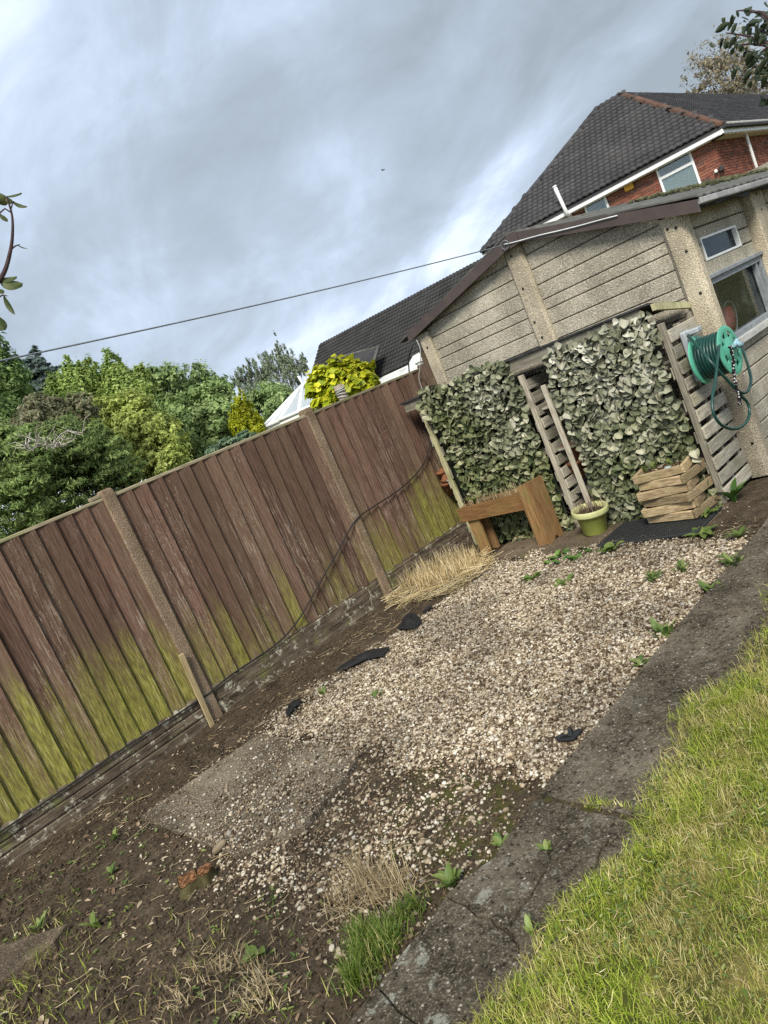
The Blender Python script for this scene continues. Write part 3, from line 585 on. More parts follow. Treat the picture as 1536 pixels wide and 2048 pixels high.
# sparse creeping grass across the lower soil
n = 9000; x = rng.uniform(-4.0,-1.9,n); y = rng.uniform(-.35,1.1,n); k = rng.random(n) < np.clip(.75-y*.9-.12*np.abs(x+2.4), .0, .7)*np.clip(3*vnoise(x,y,3,141)-1.0, 0, 1); P = np.stack([x[k], y[k], soil_z(x[k], y[k])], 1)
put('creeping_grass', blades('creeping_grass', P, rng.uniform(.03,.09,len(P)), rng.uniform(.0018,.0035,len(P)), .85, .5), M['grass'], kind='stuff')['label'] = 'thin creeping grass over the lower soil'
n = 700; x = rng.uniform(-4.6,-1.9,n); y = rng.uniform(-.3,1.5,n); k = (rng.random(n) < np.clip(2.4*vnoise(x,y,2.6,151)-.8, .03, 1)) & ~((y > .98)&(x > -4.2)&(x < -2.3)); x, y = x[k], y[k]
P = np.repeat(np.stack([x, y, soil_z(x, y)+.004], 1), 4, 0); P[:,:2] += rng.normal(0, .008, (len(P),2)); P[:,2] += rng.uniform(0,.014,len(P))
put('seedlings', flakes('seedlings', P, rng.uniform(.008,.026,len(P)), .6), M['weed'], kind='stuff')['label'] = 'tiny green seedlings dotted over the soil'
# ------------------------------------------------------------ boarded fence between concrete posts
FX = -4.93
fence = thing('fence', 'brown boarded fence with concrete posts running back to the garage', 'fence', (FX, 2.8, 0))
bw, pitch, z0, z1 = .128, .1165, .205, 1.735
def board_mesh(k):
    b = MB(); r = random.Random(k); ns = 7; V = []; F = []
    for i in range(ns):
        t = i/(ns-1); z = z0+(z1-z0)*t; dx = r.uniform(-.0012,.0012); dy = r.uniform(-.0008,.0008)+(.0)
        if i == 0: zz = [z+r.uniform(-.012,.004) for _ in range(2)]
        else: zz = [z, z]
        V += [(dx+.001, -bw/2+dy, zz[0]), (dx+.025, bw/2+dy, zz[1]), (dx-.004, bw/2+dy, zz[1]), (dx-.006, -bw/2+dy, zz[0])]
    for i in range(ns-1):
        for a in range(4):
            c = (a+1) % 4; F.append((i*4+a, i*4+c, (i+1)*4+c, (i+1)*4+a))
    F += [(3,2,1,0), tuple((ns-1)*4+a for a in range(4))]; b.add(V, F); me = b.mesh('board'); me.materials.append(M['fence']); return me
BM = [board_mesh(k) for k in range(6)]
POSTS = [.035, 1.918, 3.803, 5.69]
for pi in range(3):
    ya, yb = POSTS[pi]+.052, POSTS[pi+1]-.052
    c = MB(); yb2 = min(yb, 5.27)
    c.box((FX-.045, ya-.02, 1.732), (FX+.022, yb2+.02, 1.757), .005, jit=.002)
    for rz in (.35, .97, 1.55): c.box((FX-.055, ya, rz), (FX-.015, yb2, rz+.045), .004)
    if pi == 0: c.box((FX-.03, yb-.07, 1.758), (FX+.026, yb+.015, 1.785), .004, jit=.002)
    pn = put('fence_panel', c, M['cap'], fence)
    nb = int(round((yb-ya)/pitch)); pp = (yb-ya)/nb
    for i in range(nb):
        y = ya+pp*(i+.5)+random.uniform(-.004,.004)
        if y > 5.26: continue
        o = inst('board', BM[random.randrange(6)], Matrix.Translation((FX+random.uniform(-.003,.003), y, random.uniform(-.004,.004))) @ Matrix.Rotation(random.uniform(-.004,.004), 4, 'X'), pn)
for pi in range(3):
    gb = MB(); ya, yb = POSTS[pi]+.045, min(POSTS[pi+1]-.045, 5.27)
    gb.box((FX-.035, ya, -.10), (FX+.018, yb, .213), .008)
    for q, (za, zb) in enumerate(((-.10,.055),(.062,.125),(.132,.20)) if pi == 0 else ((-.1,.19),)):
        gb.box((FX+.0, ya+.03, za), (FX+.030, yb-.03, zb), .006, jit=.002)
    put('gravel_board', gb, M['gboard'], fence)
for pi, y in enumerate(POSTS[:3]):
    b = MB(); w = .048; prof = []
    for z in np.linspace(-.3, 1.77, 14): prof.append((z, w, 0))
    V = []; F = []
    for (z, h, _) in prof:
        for (sx, sy) in ((.05,-1),(.042,-1.0),(.042,1),(.05,1),(-.05,1),(-.05,-1)):
            pass
    rows = []
    for z in list(np.linspace(-.3, 1.765, 16))+[1.79, 1.805]:
        s = 1.0 if z < 1.77 else (.9 if z < 1.8 else .72); c = .010; hx = .052*s; hy = w*s; j = lambda: random.uniform(-.0016,.0016)
        rows.append([(FX-.01+a+j(), y+e+j(), z) for a, e in ((hx-c,-hy),(hx,-hy+c),(hx,hy-c),(hx-c,hy),(-hx,hy),(-hx,-hy))])
    for i, r in enumerate(rows):
        V += r
        if i:
            for k in range(6): F.append(((i-1)*6+k, (i-1)*6+(k+1)%6, i*6+(k+1)%6, i*6+k))
    F.append(tuple((len(rows)-1)*6+k for k in range(6))); b.add(V, F); put('post', b, M['post'], fence)
# split stake leaning on the post foot
b = MB(); a0 = onX(413,1455,FX+.075); a1 = onX(352,1312,FX+.06)
b.box((-.010,-.021,0), (.010,.021,.58), .004, Matrix.Translation((FX+.066, 1.838, -.03)) @ Matrix.Rotation(math.radians(-2), 4, 'X') @ Matrix.Rotation(math.radians(1.5), 4, 'Y'), jit=.003)
tag(put('stake', b, M['stake']), 'pale split wooden stake leaning at the foot of the near post', 'stake')
# cable run along the fence
pts = [(-60,1700),(0,1664),(120,1583),(250,1495),(380,1412),(420,1385),(455,1355),(510,1318),(560,1282),(600,1235),(640,1165),(672,1110),(705,1050),(725,1028),(760,1005),(800,978),(835,945),(853,915),(862,875),(858,838)]
P = [onX(px, py, FX+.045) for px, py in pts]
def smooth(P, k=4):
    P = [np.array(p, float) for p in P]; out = []
    for i in range(len(P)-1):
        p0 = P[max(i-1,0)]; p1 = P[i]; p2 = P[i+1]; p3 = P[min(i+2,len(P)-1)]
        for q in range(k):
            t = q/k; out.append(.5*((2*p1)+(-p0+p2)*t+(2*p0-5*p1+4*p2-p3)*t*t+(-p0+3*p1-3*p2+p3)*t**3))
    return out+[P[-1]]
b = MB(); b.tube(smooth(P), .0062, 6); tag(put('fence_cable', b, M['cable']), 'thin black cable sagging along the fence boards', 'cable')
# ------------------------------------------------------------ sectional concrete garage
GP0, GPF = 5.335, 5.295
gar = thing('garage', 'sectional concrete garage with brown fascia at the end of the gravel', 'garage', (-3.45, 7.7, 0))
AP = (-3.44, 2.43)
def roof_z(x): return 2.385-(x-AP[0])*(.43/1.44) if x > AP[0] else 2.385-(AP[0]-x)*(.385/1.49)
joints = [2.352, 2.222, 2.093, 1.962, 1.835, 1.749, 1.623, 1.495, 1.41, 1.283, 1.155, 1.07, .94, .815, .73, .60, .475, .39, .26, .135, .0]
def clip(poly, f):
    out = []; n = len(poly)
    for i in range(n):
        a, b = poly[i], poly[(i+1) % n]; fa, fb = f(a), f(b)
        if fa >= 0: out.append(a)
        if (fa >= 0) != (fb >= 0):
            t = fa/(fa-fb); out.append((a[0]+(b[0]-a[0])*t, a[1]+(b[1]-a[1])*t))
    return out
def plank(poly, ax, off, th, name='panel', mat=None):
    # poly in (along, z); bevelled rim so that the joints catch light
    b = MB(); n = len(poly); c = np.mean(np.array(poly), 0); mk = (lambda a, z, d: (a, off+d, z)) if ax == 'x' else (lambda a, z, d: (off-d, a, z))
    def ins(k):
        out = []
        for (a, z) in poly: out.append((a+(k if a < c[0] else -k), z+(k if z < c[1] else -k)))
        return out
    V = [mk(a, z, 0) for a, z in ins(.009)]+[mk(a, z, .007) for a, z in ins(.0025)]+[mk(a, z, th) for a, z in ins(.0025)]
    F = [tuple(range(n))]
    for r in (0, 1): F += [(r*n+i, (r+1)*n+i, (r+1)*n+(i+1) % n, r*n+(i+1) % n) for i in range(n)]
    b.add(V, F); me = b.mesh(name); import_fix(me); return put(name, me, mat or M['garage'], gar)
def import_fix(me):
    import bmesh
    bm = bmesh.new(); bm.from_mesh(me); bmesh.ops.recalc_face_normals(bm, faces=bm.faces); bm.to_mesh(me); bm.free()
for (xa, xb) in ((-4.66,-3.545), (-3.385,-2.28)):
    top = 2.5
    for z in joints:
        poly = [(xa, z), (xb, z), (xb, top), (xa, top)]
        poly = clip(poly, lambda p: 2.385-(p[0]-AP[0])*(.43/1.44)-p[1]+.0); poly = clip(poly, lambda p: 2.385-(AP[0]-p[0])*(.385/1.49)-p[1])
        if len(poly) >= 3 and max(p[1] for p in poly)-min(p[1] for p in poly) > .01: plank(poly, 'x', GP0, .05)
        top = z
b = MB()
b.prism([(-4.80, GP0+.045, 0), (-2.2, GP0+.045, 0), (-2.2, GP0+.045, 2.0), (AP[0], GP0+.045, 2.38), (-4.8, GP0+.045, 2.0)], (0, .03, 0)); put('inner_wall', b, M['garage_in'], gar)
def cpost(name, lo, hi, ch):
    b = MB(); rows = []; c = ch; x0, y0, _ = lo; x1, y1, _ = hi; V = []; F = []
    zs = np.linspace(lo[2], hi[2], 12)
    for z in zs:
        j = lambda: random.uniform(-.002,.002)
        rows.append([(x0+c+j(), y0+j(), z), (x1-c+j(), y0+j(), z), (x1+j(), y0+c+j(), z), (x1, y1, z), (x0, y1, z), (x0+j(), y0+c, z)])
    for i, r in enumerate(rows):
        V += r
        if i: F += [((i-1)*6+k, (i-1)*6+(k+1) % 6, i*6+(k+1) % 6, i*6+k) for k in range(6)]
    F.append(tuple((len(rows)-1)*6+k for k in range(6))); b.add(V, F); return put(name, b, M['garage_post'], gar)
pl = cpost('post', (-4.785, GPF, 0), (-4.645, GP0+.08, 2.04), .02)
pm = cpost('post', (-3.555, GPF, 0), (-3.375, GP0+.08, 2.37), .022)
pc = cpost('post', (-2.285, GPF, 0), (-2.105, 5.40, 1.985), .035)
def bolt(par, p, d='y'):
    b = MB(); b.lathe([(.0, 0), (.010, 0), (.010, .006), (0, .006)], seg=10, M=Matrix.Rotation(math.radians(90), 4, 'X') if d == 'y' else Matrix.Rotation(math.radians(90), 4, 'Y'))
    o = inst('bolt', b.mesh('bolt'), Matrix.Translation(p), par); o.data.materials.append(M['cable'])
for z in (2.27, 1.99, 1.70, 1.56): bolt(pm, (-3.47+random.uniform(-.03,.03), GPF+.001, z))
for z in (1.90, 1.2, .6): bolt(pl, (-4.71, GPF+.001, z))
for (px, py) in ((1335,458),(1352,455),(1373,502),(1401,586),(1505,886)):
    q = onY(px, py, GPF); bolt(pc, (q[0], GPF+.0005, q[2]))
# side wall facing the path
SX = -2.165
W1 = (5.60, 6.33, 1.594, 1.768); W2 = (5.415, 6.60, .968, 1.478); W3 = (7.10, 7.83, 1.594, 1.768)
for (ya, yb, w) in ((5.405, 6.60, W1), (6.86, 8.0, W3)):
    R = [[(ya,1.845),(yb,1.845),(yb,1.99),(ya,1.99)], [(ya,1.718),(w[0],1.718),(w[0],w[3]),(w[1],w[3]),(w[1],1.718),(yb,1.718),(yb,1.842),(ya,1.842)],
         [(ya,1.597),(w[0],1.597),(w[0],1.715),(ya,1.715)], [(w[1],1.597),(yb,1.597),(yb,1.715),(w[1],1.715)], [(ya,1.482),(yb,1.482),(yb,1.594),(ya,1.594)]]
    zz = [.960,.865,.731,.602,.464,.33,.20,.07,-.02]
    for k in range(len(zz)-1): R.append([(ya,zz[k+1]+.003),(yb,zz[k+1]+.003),(yb,zz[k]),(ya,zz[k])])
    if w is W3: R.append([(ya,.965),(yb,.965),(yb,1.479),(ya,1.479)])
    for poly in R:
        plank([(a, z+.002) for a, z in poly], 'y', SX, .05)
b = MB(); b.box((SX-.09, 8.0, 0), (SX, 10.2, 2.0)); b.box((-4.8, 5.42, 0), (-4.72, 10.2, 2.0)); b.box((-4.8, 10.12, 0), (SX, 10.2, 2.38)); b.box((-4.72, 5.42, -.02), (SX-.05, 10.12, .01))
for k in range(len(joints)): b.box((SX, 8.0, joints[k]+.005), (SX+.006, 10.2, joints[k]+.12)) if joints[k] < 1.85 else None
put('wall', b, M['garage'], gar)
cpost('post', (-2.22, 6.60, 0), (-2.075, 6.86, 2.0), .012)
for z in (1.93, 1.80, 1.4): bolt(gar, (-2.078, 6.73, z), 'x')
def gwin(w, mat_f, fw, glass, proud):
    b = MB(); ya, yb, za, zb = w
    b.box((SX-.05, ya, za), (SX+proud, ya+fw, zb), .003); b.box((SX-.05, yb-fw, za), (SX+proud, yb, zb), .003)
    b.box((SX-.05, ya+fw, za), (SX+proud-.001, yb-fw, za+fw), .003); b.box((SX-.05, ya+fw, zb-fw), (SX+proud-.001, yb-fw, zb), .003)
    f = put('window', b, mat_f, gar); p = MB(); p.box((SX-.034, ya+fw*.9, za+fw*.9), (SX-.030, yb-fw*.9, zb-fw*.9)); put('pane', p, glass, f); return f
gwin(W1, M['upvc'], .018, M['glass2'], .006); gwin(W3, M['upvc'], .018, M['glass2'], .006)
wf = gwin(W2, M['greyframe'], .055, M['glass'], .02)
b = MB(); b.box((SX-.02, W2[0]-.03, W2[2]-.03), (SX+.055, W2[1]+.0, W2[2]+.018), .004, jit=.002); put('sill', b, M['greywash'], wf)
b = MB(); b.box((SX-.02, W2[0]-.02, W2[3]-.012), (SX+.042, W2[1]+.0, W2[3]+.018), .004); put('head', b, M['greyframe'], wf)
b = MB(); b.box((SX-.028, W2[1]-.14, W2[2]+.05), (SX+.012, W2[1]-.11, W2[3]-.05), .003); put('mullion', b, M['greyframe'], wf)
# roof sheets: shallow corrugation running down the slopes, mossy ridge
def corr(x0, zz0, x1, zz1, ya, yb, nm):
    ny = 150; V = []; F = []; ys = np.linspace(ya, yb, ny)
    for i, y in enumerate(ys):
        h = .006*math.cos(2*math.pi*(y-ya)/.146)
        for (x, z) in ((x0, zz0), (x1, zz1)): V += [(x, y, z+h), (x, y, z+h-.012)]
        if i:
            a, c = (i-1)*4, i*4; F += [(a, a+2, c+2, c), (a+1, c+1, c+3, a+3), (a, c, c+1, a+1), (a+2, a+3, c+3, c+2)]
    F += [(0,1,3,2), ((ny-1)*4, (ny-1)*4+2, (ny-1)*4+3, (ny-1)*4+1)]
    b = MB(); b.add(V, F, False); me = b.mesh(nm); import_fix(me); return put(nm, me, M['cement'], gar)
corr(-3.44, 2.432, -1.965, 2.02, 5.25, 10.3, 'roof_sheet'); corr(-3.44, 2.432, -4.98, 2.06, 5.25, 10.3, 'roof_sheet')
b = MB(); b.tube([(-3.44, 5.26, 2.425), (-3.44, 10.3, 2.425)], .026, 10); rc = put('ridge_cap', b, M['cement'], gar)
n = 900; yy = rng.uniform(7.4, 10.2, n); t = np.abs(rng.normal(0, .33, n)); xx = -3.44+t*.9; cl = vnoise(yy, t*2, 3.0, 201); k = (cl > .42) & (t < 1.3); yy, xx, t = yy[k], xx[k], t[k]
P = np.stack([xx, yy, 2.438-(xx+3.44)*.28+rng.uniform(.0,.02,len(xx))], 1); put('moss', stones('moss', P, rng.uniform(.02,.055,len(P)), .8), M['moss'], gar, kind='stuff')
# brown fascia boards up the gable, pale trim along the eave
def barge(p0, p1, h, nm):
    b = MB(); d = np.array((p1[0]-p0[0], 0, p1[2]-p0[2])); Y = p0[1]
    b.prism([(p0[0], Y, p0[2]), (p1[0], Y, p1[2]), (p1[0], Y, p1[2]-h), (p0[0], Y, p0[2]-h)], (0, .018, 0)); me = b.mesh(nm); import_fix(me); return put(nm, me, M['barge'], gar)
BY = 5.235
qa = onY(1020, 466, BY); ql = onY(812, 667, BY); qr = onY(1392, 399, BY)
barge((qa[0], BY, qa[2]), (qr[0], BY, qr[2]), .085, 'fascia'); barge((ql[0], BY, ql[2]), (qa[0], BY, qa[2]), .088, 'fascia')
b = MB(); b.prism([(qa[0]-.055, BY-.004, qa[2]-.012), (qa[0], BY-.004, qa[2]+.004), (qa[0]+.055, BY-.004, qa[2]-.008), (qa[0]+.05, BY-.004, qa[2]-.105), (qa[0]-.05, BY-.004, qa[2]-.11)], (0, .004, 0)); me = b.mesh('ridge_joint'); import_fix(me); put('ridge_joint', me, M['barge'], gar)
b = MB(); b.box((-2.0, 5.30, 1.962), (-1.955, 7.0, 2.004), .004, jit=.004); b.box((-2.0, 7.02, 1.962), (-1.955, 10.2, 2.004), .004); put('eave_trim', b, M['eavewhite'], gar)
b = MB(); b.box((-2.12, 5.28, 1.955), (-2.002, 10.1, 2.0), .003); put('soffit', b, M['felt'], gar)
b = MB(); b.add([(-1.985,5.5,1.97),(-1.98,5.62,1.935),(-1.985,5.9,1.955),(-1.99,6.25,1.92),(-1.985,6.4,1.965),(-1.98,6.75,1.94),(-1.985,6.95,1.97)], [(0,1,2,3,4,5,6)]); sol = put('torn_felt', b, M['felt'], gar)
mod = sol.modifiers.new('thick', 'SOLIDIFY'); mod.thickness = .004
# bucket inside the window, on a bench
q = onX(1457, 641, -2.42)
b = MB(); b.box((-2.95, 5.5, q[2]-.19), (-2.24, 6.7, q[2]-.15), .004); tag(put('bench', b, M['darkwood']), 'dim workbench board inside the garage window', 'bench')
b = MB(); rot = Matrix.Translation(Vector(q)) @ Matrix.Rotation(math.radians(86), 4, 'Y') @ Matrix.Rotation(math.radians(20), 4, 'Z')
b.lathe([(0,-.02),(.115,-.02),(.118,.0),(.140,.22),(.150,.225),(.150,.235),(.134,.23),(.112,.01),(0,.0)], seg=32, M=Matrix.Translation(Vector(q)) @ Matrix.Rotation(math.radians(-80), 4, 'Y') @ Matrix.Translation((0,0,.0)))
bk = tag(put('bucket', b, M['red']), 'red bucket lying on its side behind the garage window', 'bucket')
b = MB(); b.tube([np.array(Matrix.Translation(Vector(q)) @ Matrix.Rotation(math.radians(-80), 4, 'Y') @ Vector((.155*math.cos(a), .155*math.sin(a), -.012))) for a in np.linspace(-.6, 3.6, 24)], .006, 6); put('handle', b, M['reelg'], bk)
# rotten boards between fence and garage
b = MB(); 
for i, (xa, xb) in enumerate(((-4.90,-4.795), (-5.02,-4.91))):
    b.box((xa, 5.36+.02*i, .8), (xb, 5.38+.02*i, 1.90-.12*i), .004, jit=.008)
b.box((-5.04, 5.345, 1.52), (-4.79, 5.358, 1.60), .003, jit=.006); tag(put('old_boards', b, M['darkwood']), 'rotten dark boards filling the gap between fence and garage', 'boards')
for (nm, lab, pts, r, mm) in (('cable', 'black cable looping down from the left end of the fascia', [(826,690),(818,712),(818,740),(822,765),(829,785),(836,800)], .007, 'cable'), ('cable', 'thin pale cable hanging over the rotten boards', [(833,680),(841,700),(840,735),(838,757),(846,783)], .0045, 'cablew')):
    b = MB(); b.tube(smooth([onY(px, py, 5.22) for px, py in pts]), r, 6); tag(put(nm, b, M[mm]), lab, 'cable')
# ------------------------------------------------------------ houses beyond the garage
def lin(p): return np.array(p, float)
A = far(1443, 250, 23.0); zE = A[2]
dB = ray(963, 505); B = CAM+dB*(zE-CAM[2])/dB[2]
B = CAM+dB*(zE-CAM[2])/dB[2]
U = (B-A)/np.linalg.norm(B-A); Nn = np.array((U[1], -U[0], 0.0));
if Nn@(A-CAM) < 0: Nn = -Nn                               # Nn points away from the camera
pitch = math.radians(39); Vs = Nn*math.cos(pitch)+np.array((0,0,1))*math.sin(pitch); Wn = np.cross(U, Vs); Wn = Wn if Wn[2] > 0 else -Wn
def hit(px, py, p0, nrm): d = ray(px, py); return CAM+d*((p0-CAM)@nrm)/(d@nrm)
P1 = hit(1194, 219, A, Wn); P2 = hit(1243, 190, A, Wn); zr = (P1[2]+P2[2])/2
h2 = math.radians(-2.0); D2 = np.array((math.sin(h2), math.cos(h2), 0.0))
house = thing('house', 'brick house with dark tiled hipped roof rising behind the garage', 'house', ((A+B)/2*np.array((1,1,0))+Nn*4))
def tile_mesh(w, g, nm, mat, amp=.03):
    b = MB(); n = 12; V = []; F = []
    for k in range(n+1):
        t = k/n; h = amp*(.5-.5*math.cos(2*math.pi*t*2.0)); V += [(t*w, -.02, h+.052), (t*w, g+.05, h+.0), (t*w, -.02, h+.004)]
    for k in range(n):
        a, c = k*3, (k+1)*3; F += [(a, c, c+1, a+1), (a+2, c+2, c, a)]
    b.add(V, F, True); me = b.mesh(nm); me.materials.append(mat); return me
def lay_tiles(par, p0, u, v, w, quad, tw, tg, me, limit, name, amp=None, mat=None, pick=None):
    # quad: polygon in (s,t) coordinates of the plane
    S = [q[0] for q in quad]; T = [q[1] for q in quad]; cand = []
    for r in range(int(max(T)/tg)+1):
        for c in range(int(min(S)/tw)-1, int(max(S)/tw)+2):
            s, t = c*tw, r*tg
            if in_poly(np.array([s+tw*.5]), np.array([t+tg*.5]), quad)[0]: cand.append((s, t))
    pts = [p0+u*s+v*t for s, t in cand]
    if pick: cand = [c for _, c in sorted(zip(pick(pts), cand))]
    Mx = lambda s, t: frame_m(u, v, w, p0+u*s+v*t+w*random.uniform(0,.006))
    for (s, t) in cand[:limit]: inst(name, me, Mx(s, t), par)
    rest = cand[limit:]
    if rest:
        vv = np.array([x.co[:] for x in me.vertices]); ff = [tuple(p.vertices) for p in me.polygons]; b = MB()
        for (s, t) in rest:
            m = Mx(s, t); b.add([np.array(m @ Vector(q)) for q in vv], ff, True)
        o = put(name+'s', b, me.materials[0], par, kind='stuff')
    return len(cand)
def plane_st(p, p0, u, v): return ((p-p0)@u, (p-p0)@v)
# roof skin (under the tiles) and tiles
def skin(pts, off, par, nm, mat):
    b = MB(); n = len(pts); b.prism(pts, off); me = b.mesh(nm); import_fix(me); return put(nm, me, mat, par)
LEN = 17.0; A2 = A+D2*LEN; P3 = P2+D2*LEN; 
roof = skin([A, B, P1, P2], (0,0,-.08), house, 'roof', M['roof'])
uu = -U; q4 = [plane_st(p, B, uu, Vs) for p in (B, A, P2, P1)]
ww = np.cross(uu, Vs); ww = ww if ww[2] > 0 else -ww
tmesh = tile_mesh(.36, .20, 'roof_tile', M['roof'], .035)
print('tiles', lay_tiles(roof, B+ww*.02, uu, Vs, ww, q4, .36, .20, tmesh, 300, 'roof_tile', pick=lambda pts: [np.linalg.norm(p-CAM) for p in pts]))
n2 = np.cross(D2, P2-A); n2 /= np.linalg.norm(n2); n2 = n2 if n2[2] > 0 else -n2; v2 = np.cross(n2, D2); v2 = v2 if v2[2] > 0 else -v2
r2 = skin([A, A2, P3, P2], (0,0,-.08), house, 'roof', M['roof'])
q4 = [plane_st(p, A, D2, v2) for p in (A, A2, P3, P2)]
lay_tiles(r2, A+n2*.02, D2, v2, n2, q4, .36, .20, tile_mesh(.36, .20, 'roof_tile', M['roof'], .035), 0, 'roof_tile')
Bk = B+D2*LEN; skin([B, Bk, P1+D2*LEN, P1], (0,0,-.08), house, 'roof', M['roof']); skin([P1, P2, P3, P1+D2*LEN], (0,0,-.08), house, 'roof', M['roof'])
def ridge_run(p, q, name, mat, r=.11, L=.42, par=None, lift=.0):
    d = q-p; n = max(1, int(np.linalg.norm(d)/L)); d = d/n
    b0 = MB(); t = d/np.linalg.norm(d); side = np.cross(t, (0,0,1)); side /= np.linalg.norm(side); up = np.cross(side, t)
    V = []; F = []
    for i, (e, rr) in enumerate(((0, r), (np.linalg.norm(d)*1.0, r*.93))):
        for k in range(7):
            a = math.pi*k/6; V.append(np.array((math.cos(a)*rr, e, math.sin(a)*rr*.9)))
    for k in range(6): F.append((k, 7+k, 8+k, k+1))
    F.append(tuple(range(7))); b0.add(V, F, True); me = b0.mesh(name); me.materials.append(mat)
    for i in range(n):
        o = p+d*i+up*(lift+random.uniform(-.006,.006)); inst(name, me, frame_m(side, t, up, o), par)
ridge_run(A+ww*.03, P2+ww*.03, 'ridge_tile', M['ridge'], .105, .42, house, -.02); ridge_run(B+ww*.03, P1+ww*.03, 'ridge_tile', M['roof'], .11, .42, house, -.03)
ridge_run(P1, P2, 'ridge_tile', M['roof'], .12, .42, house, -.02); ridge_run(P2, P3, 'ridge_tile', M['roof'], .12, .45, house, -.03)
# fascia, gutter and soffit under both eaves
def beam(p, q, lo, hi, mat, nm, par):
    # box along p->q; lo/hi = (out, z) offsets with out measured towards the camera side
    d = (q-p); L = np.linalg.norm(d); t = d/L; o = np.cross((0,0,1.0), t); o = o if o@(CAM-p) > 0 else -o; b = MB(); m = frame_m(t, o, np.array((0,0,1.0)), p)
    b.box((0, lo[0], lo[1]), (L, hi[0], hi[1]), .006, m); me = b.mesh(nm); import_fix(me); return put(nm, me, mat, par)
beam(A, B, (-.06,-.20), (-.02,-.02), M['upvc'], 'fascia', house); beam(A, A2, (-.06,-.20), (-.02,-.02), M['upvc'], 'fascia', house)
beam(A, B, (-.40,-.215), (-.05,-.195), M['upvc'], 'soffit', house); beam(A, A2, (-.40,-.215), (-.05,-.195), M['upvc'], 'soffit', house)
beam(A, A2, (.0,-.10), (.10,-.01), M['felt'], 'gutter', house)
b = MB(); b.tube([A+D2*.2+np.array((.06,0,-.0)), A2+np.array((.06,0,0))], .05, 8); put('gutter', b, M['eavewhite'], house)
# walls of real bricks over a mortar core
ins = .32; WA = A+Nn*ins+U*ins*1.0; WB = B+Nn*ins-U*ins; ztop = zE-.2; R2 = np.array((D2[1], -D2[0], 0.0))
core = MB(); WA2 = WA+D2*12; WB2 = WB+D2*12; core.prism([np.array((p[0],p[1],-.05)) for p in (WA+Nn*.012+U*.012, WA2, WB2, WB)], (0,0,ztop+.05)); me = core.mesh('wall'); import_fix(me); wall = put('wall', me, M['mortar'], house)
def wpx(px, py): return hit(px, py, WA, Nn)
def box_uz(px0, py0, px1, py1):
    a = wpx(px0, py0); c = wpx(px1, py1); return [(a-WA)@U, a[2], (c-WA)@U, c[2]]
wn = []
for tl, tr, bl in (((1309,334),(1379,296),(1326,388)), ((1166,408),(1209,385),(1180,440))):
    a, c, e = wpx(*tl), wpx(*tr), wpx(*bl); s0, s1 = (c-WA)@U, (a-WA)@U; zt = (a[2]+c[2])/2; hgt = (s1-s0)*1.02 if tl[0] > 1200 else 1.0; wn.append((s0, s1, zt-1.12, zt))
bricks = []
bh, bl_ = .075, .225
def brick_run(org, u, nrm, L, z_lo, holes):
    for r in range(int((ztop-z_lo)/bh)):
        z = ztop-(r+1)*bh; off = (.5 if r % 2 else 0)*bl_; s = -off
        while s < L:
            a, c = max(s, 0), min(s+bl_, L)
            segs = [(a, c)]
            for (h0, h1, hz0, hz1) in holes:
                if z+bh > hz0 and z < hz1:
                    ns = []
                    for (a1, c1) in segs:
                        if c1 <= h0 or a1 >= h1: ns.append((a1, c1))
                        else:
                            if a1 < h0: ns.append((a1, h0))
                            if c1 > h1: ns.append((h1, c1))
                    segs = ns
            for (a1, c1) in segs:
                if c1-a1 > .03: bricks.append((org, u, nrm, a1+.007, c1-.007, z+.0075, z+bh-.0075))
            s += bl_
brick_run(WA, U, -Nn, np.linalg.norm(WB-WA), 1.5, wn); nf = len(bricks); brick_run(WA, D2, R2, 9.0, 1.5, [])
def brick_geo(org, u, nrm, a, c, z0_, z1_):
    o = lin(org)*np.array((1,1,0)); p = random.uniform(.010,.015)
    f = [o+u*a+nrm*p, o+u*c+nrm*p]; k = [o+u*a-nrm*.03, o+u*c-nrm*.03]; V = []
    for q in f+k: V += [q+np.array((0,0,z0_)), q+np.array((0,0,z1_))]
    return V, [(0,2,3,1), (0,1,5,4), (2,6,7,3), (1,3,7,5), (0,4,6,2)]
def vis(bk):
    c = bk[0]*np.array((1,1,0))+bk[1]*(bk[3]+bk[4])/2+np.array((0,0,bk[5])); d = c-CAM; z = d@CF; x = 768+FPX*(d@CR)/z; y = 1024-FPX*(d@CU)/z
    return (0 if (1090 < x < 1540 and y < 430-(x-1190)*.25) else 1, np.linalg.norm(d))
order = sorted(range(len(bricks)), key=lambda i: vis(bricks[i]))
rest = MB(); cache = {}
for j, i in enumerate(order):
    org, u, nrm, a, c, z0_, z1_ = bricks[i]
    if j < 300:
        key = (round(c-a, 3), i < nf)
        if key not in cache:
            b = MB(); V, F = brick_geo(np.zeros(3), u, nrm, 0, c-a, 0, z1_-z0_); b.add(V, F); me = b.mesh('brick'); import_fix(me); me.materials.append(M['brick']); cache[key] = me
        inst('brick', cache[key], Matrix.Translation(Vector(lin(org)*np.array((1,1,0))+u*a+np.array((0,0,z0_)))), wall)
    else: rest.add(*brick_geo(*bricks[i]))
me = rest.mesh('bricks'); import_fix(me); put('bricks', me, M['brick'], wall, kind='stuff')
